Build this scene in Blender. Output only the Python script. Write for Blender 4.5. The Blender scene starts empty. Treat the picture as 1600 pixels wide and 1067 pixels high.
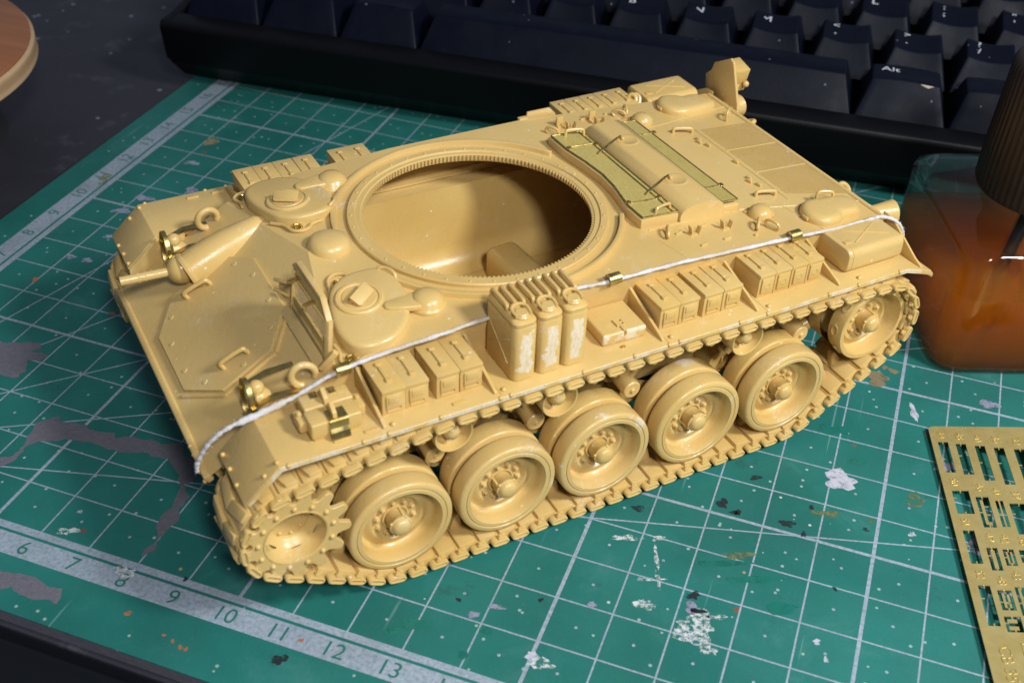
import bpy, bmesh, math, random
from mathutils import Vector, Matrix
random.seed(7)
R = math.radians
PI = math.pi
S = 0.001                      # everything below is written in millimetres
scene = bpy.context.scene
COL = scene.collection

# ------------------------------------------------------------------ camera
cam_d = bpy.data.cameras.new('camera')
cam = bpy.data.objects.new('camera', cam_d)
COL.objects.link(cam)
cam_d.sensor_width = 36.0
cam_d.lens = 42.2465
rx = Vector((0.93940192, 0.34103368, 0.03492935))
ry = Vector((0.23371467, -0.56255975, -0.79303466))
rz = Vector((-0.25080168, 0.75314179, -0.60817429))
cam.matrix_world = Matrix((
    (rx.x, -ry.x, -rz.x, 0.184171),
    (rx.y, -ry.y, -rz.y, -0.113004),
    (rx.z, -ry.z, -rz.z, 0.159603),
    (0, 0, 0, 1)))
cam_d.clip_start = 0.005
cam_d.clip_end = 20
cam_d.dof.use_dof = True
cam_d.dof.focus_distance = 0.232
cam_d.dof.aperture_fstop = 30.0
scene.camera = cam

# ------------------------------------------------------------------ light
world = bpy.data.worlds.new('World')
scene.world = world
world.use_nodes = True
wbg = world.node_tree.nodes['Background']
wbg.inputs[0].default_value = (0.62, 0.76, 1.0, 1)
wbg.inputs[1].default_value = 0.17

def area_lamp(name, loc, target, power, size, color, size_y=None):
    d = bpy.data.lights.new(name, 'AREA')
    d.energy = power
    d.color = color
    d.shape = 'DISK'
    d.size = size
    if size_y:
        d.shape = 'RECTANGLE'
        d.size_y = size_y
    o = bpy.data.objects.new(name, d)
    COL.objects.link(o)
    o.location = loc
    o.rotation_euler = (Vector(target) - Vector(loc)).to_track_quat('-Z', 'Y').to_euler()
    return o

# main lamp to the right of the mat, weaker room light over the photographer's shoulder
area_lamp('desk_lamp', (0.478, -0.004, 0.372), (0.125, 0.07, 0.02), 2.2, 0.09, (0.93, 0.975, 1.0))
area_lamp('room_light', (0.345, -0.250, 0.390), (0.125, 0.07, 0.02), 1.45, 0.07, (0.98, 0.985, 1.0))

scene.view_settings.view_transform = 'Standard'
scene.view_settings.look = 'None'
scene.view_settings.exposure = 0.1
scene.view_settings.gamma = 1.0
scene.view_settings.use_curve_mapping = False
scene.cycles.max_bounces = 14
scene.cycles.transmission_bounces = 12
scene.cycles.volume_bounces = 4
scene.cycles.transparent_max_bounces = 12

# ------------------------------------------------------------------ node helper
class NT:
    def __init__(self, name):
        self.m = bpy.data.materials.new(name)
        self.m.use_nodes = True
        self.t = self.m.node_tree
        self.p = self.t.nodes['Principled BSDF']
        self.out = self.t.nodes['Material Output']

    def n(self, typ, **kw):
        nd = self.t.nodes.new(typ)
        for k, v in kw.items():
            setattr(nd, k, v)
        return nd

    def link(self, a, b):
        self.t.links.new(a, b)

    def put(self, sock, v):
        if isinstance(v, (int, float)):
            sock.default_value = v
        elif isinstance(v, (tuple, list)):
            sock.default_value = tuple(v) + ((1,) if len(v) == 3 and sock.type == 'RGBA' else ())
        else:
            self.link(v, sock)

    def math(self, op, a, b=0.0, c=0.0, clamp=False):
        nd = self.n('ShaderNodeMath', operation=op, use_clamp=clamp)
        self.put(nd.inputs[0], a)
        self.put(nd.inputs[1], b)
        self.put(nd.inputs[2], c)
        return nd.outputs[0]

    def mix(self, f, a, b):
        nd = self.n('ShaderNodeMix', data_type='RGBA')
        self.put(nd.inputs[0], f)
        self.put(nd.inputs[6], a)
        self.put(nd.inputs[7], b)
        return nd.outputs[2]

    def noise(self, vec, scale, detail=4, rough=0.5, dist=0.0):
        nd = self.n('ShaderNodeTexNoise')
        if vec is not None:
            self.link(vec, nd.inputs['Vector'])
        nd.inputs['Scale'].default_value = scale
        nd.inputs['Detail'].default_value = detail
        nd.inputs['Roughness'].default_value = rough
        nd.inputs['Distortion'].default_value = dist
        return nd.outputs['Fac']

    def voro(self, vec, scale, feature='F1'):
        nd = self.n('ShaderNodeTexVoronoi', feature=feature)
        if vec is not None:
            self.link(vec, nd.inputs['Vector'])
        nd.inputs['Scale'].default_value = scale
        return nd

    def ramp(self, v, lo, hi):
        nd = self.n('ShaderNodeMapRange')
        nd.interpolation_type = 'SMOOTHSTEP'
        self.put(nd.inputs[0], v)
        nd.inputs[1].default_value = lo
        nd.inputs[2].default_value = hi
        return nd.outputs[0]

    def lin(self, v, lo, hi, a, b):
        nd = self.n('ShaderNodeMapRange')
        self.put(nd.inputs[0], v)
        nd.inputs[1].default_value = lo
        nd.inputs[2].default_value = hi
        nd.inputs[3].default_value = a
        nd.inputs[4].default_value = b
        return nd.outputs[0]

    def pos(self):
        return self.n('ShaderNodeNewGeometry').outputs['Position']

    def obj(self):
        return self.n('ShaderNodeTexCoord').outputs['Object']

    def mapping(self, vec, scale=(1, 1, 1), rot=(0, 0, 0), loc=(0, 0, 0)):
        nd = self.n('ShaderNodeMapping')
        self.link(vec, nd.inputs[0])
        nd.inputs['Scale'].default_value = scale
        nd.inputs['Rotation'].default_value = rot
        nd.inputs['Location'].default_value = loc
        return nd.outputs[0]

    def bump(self, h, strength, dist):
        nd = self.n('ShaderNodeBump')
        nd.inputs['Strength'].default_value = strength
        nd.inputs['Distance'].default_value = dist
        self.link(h, nd.inputs['Height'])
        self.link(nd.outputs[0], self.p.inputs['Normal'])

    def set(self, **kw):
        for k, v in kw.items():
            self.put(self.p.inputs[k.replace('_', ' ')], v)

# ------------------------------------------------------------------ materials
TAN = (0.650, 0.440, 0.150)
TAN2 = (0.590, 0.382, 0.116)
SANDED = (0.74, 0.66, 0.54)

def plastic(name, patch=None, rough=0.31, sss=0.08):
    k = NT(name)
    p = k.pos()
    big = k.noise(p, 60, 3)
    col = k.mix(k.ramp(big, 0.3, 0.7), TAN2, TAN)
    # mouldings differ a little from each other
    col = k.mix(k.math('MULTIPLY', k.n('ShaderNodeObjectInfo').outputs['Random'], 0.55), col, (0.60, 0.415, 0.165))
    # faint scuffing
    sc_f = k.math('MULTIPLY', k.ramp(k.noise(k.mapping(p, loc=(5, 2, 1)), 110, 5, 0.7), 0.56, 0.74), k.ramp(k.noise(k.mapping(p, (1, 0.3, 1), (0.2, 0.4, 0.9)), 1900, 3, 0.7), 0.42, 0.62))
    col = k.mix(k.math('MULTIPLY', sc_f, 0.4), col, SANDED)
    # grains of dust and sanding crumbs
    v = k.voro(p, 330)
    sc = k.n('ShaderNodeSeparateColor')
    k.link(v.outputs['Color'], sc.inputs[0])
    dust = k.math('MULTIPLY', k.math('LESS_THAN', v.outputs['Distance'], 0.085),
                  k.math('GREATER_THAN', sc.outputs[0], 0.72))
    col = k.mix(k.math('MULTIPLY', dust, 0.55), col, (0.82, 0.74, 0.60))
    r = k.math('ADD', k.lin(k.noise(p, 240, 3), 0.3, 0.7, rough - 0.05, rough + 0.08), k.lin(k.noise(k.mapping(p, loc=(3, 1, 2)), 70, 4, 0.6), 0.35, 0.7, 0.06, -0.12))
    if patch:
        f = patch(k)
        scr = k.noise(k.mapping(p, (1, 1, 0.35), (0.3, 0.2, 0.5)), 2600, 3, 0.7)
        f2 = k.math('MULTIPLY', f, k.lin(scr, 0.30, 0.60, 0.15, 0.8))
        col = k.mix(f2, col, SANDED)
        r = k.math('ADD', r, k.math('MULTIPLY', f, 0.3))
    k.set(Base_Color=col, Roughness=r, IOR=1.5)
    k.set(Subsurface_Weight=sss, Subsurface_Radius=(1.0, 0.5, 0.16), Subsurface_Scale=0.0008)
    k.bump(k.noise(p, 1100, 3, 0.65), 0.16, 0.0003)
    return k.m

def patch_noise(scale, lo, hi, off=(0, 0, 0)):
    return lambda k: k.ramp(k.noise(k.mapping(k.pos(), loc=off), scale, 4, 0.6, 0.3), lo, hi)

def patch_can(k):
    # rubbed strip on the outward end of each jerrycan
    o = k.n('ShaderNodeSeparateXYZ')
    k.link(k.obj(), o.inputs[0])
    w = k.math('MULTIPLY', k.math('SUBTRACT', k.noise(k.pos(), 420, 3, 0.6), 0.5), 0.0030)
    x = k.math('ADD', k.math('ABSOLUTE', k.math('ADD', o.outputs[0], 0.0)), w)
    a = k.math('LESS_THAN', x, 0.00105)
    b = k.math('GREATER_THAN', o.outputs[1], 0.0046)
    c = k.math('LESS_THAN', k.math('ABSOLUTE', k.math('ADD', k.math('SUBTRACT', o.outputs[2], 0.0055), w)), 0.0040)
    return k.math('MULTIPLY', k.math('MULTIPLY', a, b), c)

def patch_front(k):
    o = k.n('ShaderNodeSeparateXYZ')
    k.link(k.obj(), o.inputs[0])
    return k.math('MULTIPLY', k.math('GREATER_THAN', o.outputs[1], 0.00385), k.ramp(k.noise(k.pos(), 420, 4, 0.6), 0.42, 0.5))

M = {}
M['tan'] = plastic('tan_styrene')
M['tyre'] = plastic('tan_styrene_tyre', patch_noise(120, 0.625, 0.70))
M['edge'] = plastic('tan_styrene_filed_edge', patch_noise(170, 0.42, 0.55))
M['can'] = plastic('tan_styrene_can', patch_can)
M['box_rub'] = plastic('tan_styrene_rubbed', patch_front)
M['putty'] = plastic('tan_styrene_sanded', patch_noise(500, 0.60, 0.78), rough=0.42)

def brass(name, mesh=False, flat=False):
    k = NT(name)
    p = k.pos()
    col = k.mix(k.noise(p, 300, 3), (0.58, 0.43, 0.13), (0.74, 0.58, 0.24))
    k.set(Metallic=1.0, Roughness=k.lin(k.noise(p, 700, 3), 0.3, 0.7, 0.22, 0.42))
    if mesh:
        s = k.n('ShaderNodeSeparateXYZ')
        k.link(k.obj(), s.inputs[0])
        hx = k.math('PINGPONG', k.math('MULTIPLY', s.outputs[0], 1 / 0.00042), 0.5)
        hy = k.math('PINGPONG', k.math('MULTIPLY', s.outputs[1], 1 / 0.00036), 0.5)
        hole = k.math('MULTIPLY', k.math('GREATER_THAN', hx, 0.27), k.math('GREATER_THAN', hy, 0.27))
        col = k.mix(k.math('MULTIPLY', hole, 0.62), k.mix(k.noise(p, 200, 3), (0.52, 0.39, 0.10), (0.64, 0.49, 0.15)), (0.19, 0.13, 0.03))
        k.set(Metallic=0.2, Roughness=0.5)
        k.bump(k.math('SUBTRACT', 1.0, hole), 0.6, 0.0001)
    else:
        k.bump(k.noise(k.mapping(p, (1, 6, 1)), 900, 2), 0.06, 0.0002)
    if flat:
        k.set(Metallic=0.55, Roughness=0.5)
    k.set(Base_Color=col)
    return k.m
M['brass'] = brass('etched_brass')
M['brass_mesh'] = brass('brass_gauze', True)

k = NT('white_thread')
p = k.pos()
k.set(Base_Color=k.mix(k.math('MULTIPLY', k.ramp(k.noise(p, 150, 3), 0.45, 0.62), 0.6), k.mix(k.noise(p, 900, 3), (0.56, 0.53, 0.52), (0.72, 0.69, 0.67)), (0.52, 0.42, 0.28)), Roughness=0.75,
      Subsurface_Weight=0.25, Subsurface_Radius=(1, 0.9, 0.8), Subsurface_Scale=0.0005)
k.bump(k.noise(k.mapping(p, (1, 1, 1), (0.4, 0.7, 0.2)), 2600, 3, 0.7), 0.7, 0.0004)
M['thread'] = k.m

# --- cutting mat, printed in centimetres
k = NT('cutting_mat_print')
s = k.n('ShaderNodeSeparateXYZ')
k.link(k.obj(), s.inputs[0])
X = k.math('MULTIPLY', s.outputs[0], 100.0)
Y = k.math('MULTIPLY', s.outputs[1], 100.0)
p = k.pos()
def inside(v, a, b):
    return k.math('MULTIPLY', k.math('GREATER_THAN', v, a), k.math('LESS_THAN', v, b))
def gridline(v, period, w):
    d = k.math('PINGPONG', v, period / 2)      # 0 on multiples of the period
    return k.math('LESS_THAN', d, w / 2)
def either(*a):
    r = a[0]
    for b in a[1:]:
        r = k.math('MAXIMUM', r, b)
    return r
lines = either(gridline(X, 1.0, 0.031), gridline(Y, 1.0, 0.031), gridline(X, 5.0, 0.066), gridline(Y, 5.0, 0.066))
for a in (15, 30, 45, 60, 75):
    d = k.math('ABSOLUTE', k.math('SUBTRACT', k.math('MULTIPLY', X, math.sin(R(a))), k.math('MULTIPLY', Y, math.cos(R(a)))))
    lines = either(lines, k.math('LESS_THAN', d, 0.016))
dx = k.math('SUBTRACT', k.math('PINGPONG', X, 0.5), 0.5)
dy = k.math('SUBTRACT', k.math('PINGPONG', Y, 0.5), 0.5)
rr = k.math('ADD', k.math('MULTIPLY', dx, dx), k.math('MULTIPLY', dy, dy))
lines = either(lines, k.math('LESS_THAN', rr, 0.0008))
field = k.math('MULTIPLY', k.math('GREATER_THAN', X, -0.02), k.math('GREATER_THAN', Y, -0.02))
lines = k.math('MULTIPLY', lines, field)
band = either(
    k.math('MULTIPLY', inside(Y, -0.115, 0.02), k.math('GREATER_THAN', X, -0.115)),
    k.math('MULTIPLY', inside(Y, -0.62, -0.175), k.math('GREATER_THAN', X, -0.66)),
    k.math('MULTIPLY', inside(X, -0.115, 0.02), k.math('GREATER_THAN', Y, -0.115)),
    k.math('MULTIPLY', inside(X, -0.66, -0.175), k.math('GREATER_THAN', Y, -0.62)))
ink = either(lines, band)
wearn = k.noise(p, 130, 5, 0.65)
fine = k.noise(p, 1300, 4, 0.7)
ink = k.math('MULTIPLY', ink, k.lin(fine, 0.30, 0.58, 0.40, 0.88))
ink = k.math('MULTIPLY', ink, k.math('SUBTRACT', 1.0, k.math('MULTIPLY', k.ramp(wearn, 0.60, 0.72), 0.55)))
g = k.mix(k.ramp(k.noise(p, 26, 4, 0.6), 0.3, 0.72), (0.0125, 0.118, 0.098), (0.0185, 0.166, 0.140))
g = k.mix(k.math('MULTIPLY', k.ramp(k.noise(p, 75, 5, 0.65), 0.56, 0.74), 0.5), g, (0.014, 0.140, 0.098))
# pale rubbing, grime and fine knife scratches
g = k.mix(k.math('MULTIPLY', k.ramp(k.noise(p, 55, 6, 0.72, 0.6), 0.55, 0.75), 0.34), g, (0.085, 0.235, 0.215))
g = k.mix(k.math('MULTIPLY', k.ramp(fine, 0.55, 0.8), 0.35), g, (0.05, 0.25, 0.21))
g = k.mix(k.math('MULTIPLY', k.ramp(k.noise(p, 95, 5, 0.75), 0.60, 0.73), 0.6), g, (0.024, 0.075, 0.062))
for i, (ang, sc_) in enumerate(((0.5, 60), (2.1, 45), (1.2, 52))):
    w = k.n('ShaderNodeTexNoise')
    k.link(k.mapping(p, (1, 0.02, 1), (0, 0, ang)), w.inputs['Vector'])
    w.inputs['Scale'].default_value = sc_ * 14
    w.inputs['Detail'].default_value = 1
    m_ = k.math('MULTIPLY', k.ramp(w.outputs['Fac'], 0.73, 0.76), k.ramp(k.noise(k.mapping(p, loc=(i, 3, 0)), 40, 2), 0.5, 0.62))
    g = k.mix(k.math('MULTIPLY', m_, 0.34), g, (0.24, 0.40, 0.37))
# specks of paint and plastic
for scl, thr, sel, colr in ((170, 0.055, 0.88, (0.50, 0.52, 0.50)), (120, 0.05, 0.90, (0.02, 0.02, 0.03)),
                            (240, 0.08, 0.93, (0.45, 0.30, 0.08)), (90, 0.03, 0.92, (0.50, 0.55, 0.53)),
                            (480, 0.15, 0.80, (0.30, 0.42, 0.36)), (150, 0.10, 0.93, (0.22, 0.07, 0.03))):
    v = k.voro(k.mapping(p, loc=(scl * .01, 0, 0)), scl)
    sc = k.n('ShaderNodeSeparateColor')
    k.link(v.outputs['Color'], sc.inputs[0])
    dd = k.math('MULTIPLY', k.math('LESS_THAN', v.outputs['Distance'], thr), k.math('GREATER_THAN', sc.outputs[0], sel))
    g = k.mix(k.math('MULTIPLY', dd, 0.85), g, colr)
white = k.mix(k.ramp(k.noise(p, 90, 5, 0.7), 0.35, 0.75), (0.40, 0.425, 0.51), (0.29, 0.31, 0.37))
k.set(Base_Color=k.mix(ink, g, white),
      Roughness=k.lin(k.noise(p, 90, 4), 0.35, 0.68, 0.46, 0.66))
k.p.inputs['Specular IOR Level'].default_value = 0.3
k.bump(k.noise(p, 1700, 3, 0.6), 0.16, 0.0003)
M['mat'] = k.m

k = NT('mat_core')
p = k.pos()
k.set(Base_Color=k.mix(k.noise(p, 700, 4, 0.7), (0.085, 0.080, 0.100), (0.165, 0.155, 0.185)), Roughness=0.72)
k.bump(k.noise(p, 1500, 4, 0.7), 0.5, 0.0004)
M['mat_core'] = k.m

def flat(name, col, rough=0.5, metallic=0.0, vary=0.25, scale=300, bump=0.1):
    k = NT(name)
    p = k.pos()
    dark = tuple(c * (1 - vary) for c in col)
    k.set(Base_Color=k.mix(k.noise(p, scale, 4, 0.6), dark, col), Roughness=rough, Metallic=metallic)
    k.bump(k.noise(p, 1500, 3), bump, 0.0002)
    return k.m

def stain(name, col, density, scale, rough=0.6):
    k = NT(name)
    p = k.pos()
    o = k.obj()
    fine_ = k.noise(p, scale, 5, 0.75)
    edge = k.n('ShaderNodeVectorMath', operation='LENGTH')
    k.link(o, edge.inputs[0])
    a = k.ramp(fine_, 0.60 - density * 0.40, 0.70 - density * 0.2)
    k.set(Base_Color=k.mix(k.noise(p, 500, 3), tuple(c * .8 for c in col), col), Roughness=rough, Alpha=a)
    return k.m
M['ink_green'] = flat('ruler_figures', (0.022, 0.16, 0.13), 0.55)
M['paint_black'] = stain('spilt_black_paint', (0.016, 0.018, 0.026), 0.72, 420)
M['paint_white'] = stain('dried_white_putty', (0.62, 0.66, 0.66), 0.48, 900)
M['paint_white_solid'] = stain('white_paint_blot', (0.52, 0.52, 0.60), 0.8, 600)
M['paint_olive'] = stain('olive_paint_smear', (0.16, 0.18, 0.075), 0.55, 600)
M['paint_tan'] = stain('tan_paint_blot', (0.24, 0.19, 0.10), 0.9, 420)
M['paint_lilac'] = stain('lilac_paint_smear', (0.26, 0.27, 0.36), 0.75, 500)
M['paint_rust'] = stain('rust_paint_fleck', (0.40, 0.14, 0.05), 0.9, 500)
M['glue'] = stain('glossy_glue_film', (0.014, 0.165, 0.125), 0.95, 200, 0.2)

# desk
k = NT('dark_desk_laminate')
p = k.pos()
c = k.mix(k.noise(p, 12, 4), (0.020, 0.018, 0.025), (0.031, 0.028, 0.038))
v = k.voro(p, 180)
sc = k.n('ShaderNodeSeparateColor')
k.link(v.outputs['Color'], sc.inputs[0])
dd = k.math('MULTIPLY', k.math('LESS_THAN', v.outputs['Distance'], 0.12), k.math('GREATER_THAN', sc.outputs[0], 0.74))
c = k.mix(k.math('MULTIPLY', dd, 0.5), c, (0.35, 0.35, 0.42))
c = k.mix(k.math('MULTIPLY', k.ramp(k.noise(p, 70, 6, 0.75), 0.55, 0.78), 0.35), c, (0.15, 0.145, 0.18))
k.set(Base_Color=c, Roughness=k.lin(k.noise(p, 40, 4), 0.3, 0.7, 0.38, 0.6))
k.bump(k.noise(p, 900, 3), 0.15, 0.0003)
M['desk'] = k.m

# keyboard
k = NT('black_keyboard_plastic')
p = k.pos()
c = k.mix(k.noise(p, 80, 4), (0.0012, 0.0018, 0.0055), (0.0024, 0.0036, 0.0105))
v = k.voro(p, 330)
sc = k.n('ShaderNodeSeparateColor')
k.link(v.outputs['Color'], sc.inputs[0])
dd = k.math('MULTIPLY', k.math('LESS_THAN', v.outputs['Distance'], 0.09), k.math('GREATER_THAN', sc.outputs[0], 0.82))
c = k.mix(k.math('MULTIPLY', dd, 0.6), c, (0.20, 0.22, 0.28))
c = k.mix(k.math('MULTIPLY', k.ramp(k.noise(p, 160, 6, 0.75), 0.55, 0.75), 0.08), c, (0.03, 0.035, 0.06))
k.set(Base_Color=c, Roughness=k.lin(k.noise(p, 120, 4), 0.3, 0.7, 0.40, 0.6))
k.bump(k.noise(p, 2200, 2), 0.15, 0.0002)
k.p.inputs['Specular IOR Level'].default_value = 0.13
M['key'] = k.m
M['case'] = flat('keyboard_case_plastic', (0.0014, 0.0015, 0.0024), 0.5, 0, 0.3, 90, 0.2)
M['case'].node_tree.nodes['Principled BSDF'].inputs['Specular IOR Level'].default_value = 0.2
M['legend'] = flat('key_legend_white', (0.72, 0.74, 0.78), 0.5)
M['chip'] = flat('bare_cream_plastic', (0.52, 0.46, 0.33), 0.6)
M['rubber'] = flat('dark_rubber', (0.01, 0.01, 0.011), 0.7)

# bottle
def see_through(name, f0, tint, edge, share, ior):
    # Schlick reflection over straight transmission: lamp light reaches what is inside and behind; long paths through the wall at grazing angles are darker
    k = NT(name)
    k.t.nodes.remove(k.p)
    lw = k.n('ShaderNodeLayerWeight')
    lw.inputs[0].default_value = 0.5
    fac = lw.outputs['Facing']
    tr = k.n('ShaderNodeBsdfTransparent')
    k.link(k.mix(k.math('POWER', fac, 2.2), tint, edge), tr.inputs[0])
    gl_ = k.n('ShaderNodeBsdfGlossy')
    gl_.inputs['Roughness'].default_value = 0.02
    bp2 = k.n('ShaderNodeBump')
    bp2.inputs['Strength'].default_value = 0.06
    bp2.inputs['Distance'].default_value = 0.001
    k.link(k.noise(k.pos(), 80, 2), bp2.inputs['Height'])
    k.link(bp2.outputs[0], gl_.inputs['Normal'])
    fres = k.math('ADD', k.math('MULTIPLY', k.math('POWER', fac, 4.0), 0.85 - f0), f0)
    m1 = k.n('ShaderNodeMixShader')
    k.link(fres, m1.inputs[0])
    k.link(tr.outputs[0], m1.inputs[1])
    k.link(gl_.outputs[0], m1.inputs[2])
    rf = k.n('ShaderNodeBsdfRefraction')
    rf.inputs['IOR'].default_value = ior
    rf.inputs['Roughness'].default_value = 0.0
    m2 = k.n('ShaderNodeMixShader')
    m2.inputs[0].default_value = share
    k.link(m1.outputs[0], m2.inputs[1])
    k.link(rf.outputs[0], m2.inputs[2])
    k.link(m2.outputs[0], k.out.inputs['Surface'])
    return k
k = see_through('clear_glass', 0.055, (0.95, 0.985, 0.975), (0.50, 0.62, 0.60), 0.3, 1.25)
M['glass'] = k.m
k = see_through('amber_liquid', 0.012, (1.0, 0.96, 0.85), (0.85, 0.55, 0.25), 0.55, 1.36)
ab = k.n('ShaderNodeAddShader')
va = k.n('ShaderNodeVolumeAbsorption')
va.inputs['Color'].default_value = (0.965, 0.50, 0.06, 1)
va.inputs['Density'].default_value = 110.0
vs_ = k.n('ShaderNodeVolumeScatter')            # scattering added for the amber glow of refracted light
vs_.inputs['Color'].default_value = (1.0, 0.40, 0.03, 1)
vs_.inputs['Density'].default_value = 60.0
k.link(va.outputs[0], ab.inputs[0])
k.link(vs_.outputs[0], ab.inputs[1])
k.link(ab.outputs[0], k.out.inputs['Volume'])
M['amber'] = k.m
k = NT('brown_cap_plastic')
p = k.pos()
k.set(Base_Color=k.mix(k.noise(p, 200, 4), (0.022, 0.0095, 0.005), (0.038, 0.017, 0.009)), Roughness=0.42,
      Subsurface_Weight=0.0)
k.bump(k.noise(p, 1500, 2), 0.12, 0.0002)
M['cap'] = k.m

# wood
k = NT('varnished_wood')
o = k.obj()
w = k.n('ShaderNodeTexNoise')
k.link(k.mapping(o, (3.0, 40.0, 6.0), (0, 0, 0.7)), w.inputs['Vector'])
w.inputs['Scale'].default_value = 6
w.inputs['Detail'].default_value = 6
w.inputs['Roughness'].default_value = 0.62
c = k.mix(k.ramp(w.outputs['Fac'], 0.2, 0.8), (0.235, 0.085, 0.032), (0.315, 0.122, 0.048))
k.set(Base_Color=c, Roughness=0.38)
M['wood'] = k.m
k = NT('plywood_edge')
o = k.obj()
s_ = k.n('ShaderNodeSeparateXYZ')
k.link(o, s_.inputs[0])
ply = k.math('PINGPONG', k.math('MULTIPLY', s_.outputs[2], 480.0), 1.0)
c = k.mix(k.ramp(ply, 0.2, 0.8), (0.36, 0.22, 0.11), (0.50, 0.34, 0.19))
c = k.mix(k.math('MULTIPLY', k.noise(o, 300, 4), 0.5), c, (0.26, 0.14, 0.06))
k.set(Base_Color=c, Roughness=0.6)
M['ply'] = k.m

# ------------------------------------------------------------------ mesh builder (millimetres)
class MB:
    def __init__(self):
        self.bm = bmesh.new()

    def merge(self, b2, mtx=None, bev=0.0, seg=2, ang=28):
        bmesh.ops.recalc_face_normals(b2, faces=b2.faces[:])
        if bev > 0:
            es = [e for e in b2.edges if len(e.link_faces) == 2 and e.calc_face_angle(0) > R(ang)]
            if es:
                bmesh.ops.bevel(b2, geom=es, offset=bev, offset_type='OFFSET', segments=seg,
                                profile=0.5, affect='EDGES', clamp_overlap=True)
        if mtx is not None:
            bmesh.ops.transform(b2, matrix=mtx, verts=b2.verts[:])
        vm = {}
        for v in b2.verts:
            vm[v.index if False else v] = self.bm.verts.new(v.co)
        for f in b2.faces:
            try:
                self.bm.faces.new([vm[v] for v in f.verts])
            except ValueError:
                pass
        b2.free()
        return self

    def raw(self, verts, faces, mtx=None, bev=0.0, seg=2, ang=28):
        b = bmesh.new()
        vs = [b.verts.new(v) for v in verts]
        for f in faces:
            b.faces.new([vs[i] for i in f])
        return self.merge(b, mtx, bev, seg, ang)

    def box(self, c, size, rot=None, bev=0.15, seg=2):
        x, y, z = size[0] / 2, size[1] / 2, size[2] / 2
        v = [(-x, -y, -z), (x, -y, -z), (x, y, -z), (-x, y, -z), (-x, -y, z), (x, -y, z), (x, y, z), (-x, y, z)]
        f = [(0, 3, 2, 1), (4, 5, 6, 7), (0, 1, 5, 4), (1, 2, 6, 5), (2, 3, 7, 6), (3, 0, 4, 7)]
        m = Matrix.Translation(c)
        if rot is not None:
            m = m @ rot.to_4x4()
        return self.raw(v, f, m, bev, seg)

    def prism(self, pts, h, mtx=None, bev=0.15, seg=2, z0=0.0):
        n = len(pts)
        v = [(a, b, z0) for a, b in pts] + [(a, b, z0 + h) for a, b in pts]
        f = [tuple(reversed(range(n))), tuple(range(n, 2 * n))]
        f += [(i, (i + 1) % n, n + (i + 1) % n, n + i) for i in range(n)]
        return self.raw(v, f, mtx, bev, seg)

    def lathe(self, prof, n=48, mtx=None, closed=False):
        """profile of (radius, z) around z; radius 0 collapses to a pole"""
        v, rings = [], []
        for r, z in prof:
            if r <= 1e-6:
                rings.append([len(v)])
                v.append((0, 0, z))
            else:
                rings.append(list(range(len(v), len(v) + n)))
                v += [(r * math.cos(2 * PI * i / n), r * math.sin(2 * PI * i / n), z) for i in range(n)]
        f = []
        prs = list(zip(rings, rings[1:]))
        if closed:
            prs.append((rings[-1], rings[0]))
        for a, b in prs:
            if len(a) == 1 and len(b) == 1:
                continue
            for i in range(n):
                j = (i + 1) % n
                if len(a) == 1:
                    f.append((a[0], b[j], b[i]))
                elif len(b) == 1:
                    f.append((a[i], a[j], b[0]))
                else:
                    f.append((a[i], a[j], b[j], b[i]))
        return self.raw(v, f, mtx)

    def cyl(self, a, b, r1, r2=None, n=24, bev=0.12):
        a, b = Vector(a), Vector(b)
        r2 = r1 if r2 is None else r2
        L = (b - a).length
        m = Matrix.Translation(a) @ (b - a).to_track_quat('Z', 'Y').to_matrix().to_4x4()
        e = min(bev, r1 * .4, r2 * .4, L * .4)
        return self.lathe([(0, 0), (r1 - e, 0), (r1, e), (r2, L - e), (r2 - e, L), (0, L)], n, m)

    def tube(self, path, r, n=8, closed=False, caps=True):
        path = [Vector(p) for p in path]
        rr = r if isinstance(r, (list, tuple)) else [r] * len(path)
        v, f = [], []
        N = len(path)
        up = None
        for i, p in enumerate(path):
            if closed:
                t = path[(i + 1) % N] - path[i - 1]
            else:
                t = path[min(i + 1, N - 1)] - path[max(i - 1, 0)]
            t.normalize()
            if up is None:
                up = Vector((0, 0, 1)) if abs(t.z) < 0.9 else Vector((1, 0, 0))
            s1 = t.cross(up)
            s1.normalize()
            up = s1.cross(t)
            for j in range(n):
                a = 2 * PI * j / n
                v.append(p + (s1 * math.cos(a) + up * math.sin(a)) * rr[i])
        for i in range(N if closed else N - 1):
            for j in range(n):
                a, b = i * n + j, i * n + (j + 1) % n
                c, d = ((i + 1) % N) * n + (j + 1) % n, ((i + 1) % N) * n + j
                f.append((a, b, c, d))
        if caps and not closed:
            f.append(tuple(reversed(range(n))))
            f.append(tuple(range((N - 1) * n, N * n)))
        return self.raw(v, f)

    def ball(self, c, r, n=16, k=8, sz=1.0, half=False):
        pr = []
        lo = 0 if half else -PI / 2
        for i in range(k + 1):
            a = lo + (PI / 2 - lo) * i / k
            pr.append((max(0.0, r * math.cos(a)) if 0 < i < k or half and i == 0 else 0.0, r * sz * math.sin(a)))
        if half:
            pr[0] = (r, 0)
        return self.lathe(pr, n, Matrix.Translation(c))

    def mesh(self, name, smooth=35):
        bm = self.bm
        bmesh.ops.recalc_face_normals(bm, faces=bm.faces[:])
        bmesh.ops.scale(bm, vec=(S, S, S), verts=bm.verts[:])
        me = bpy.data.meshes.new(name)
        bm.to_mesh(me)
        bm.free()
        me.polygons.foreach_set('use_smooth', [True] * len(me.polygons))
        me.set_sharp_from_angle(angle=R(smooth))
        return me

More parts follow.
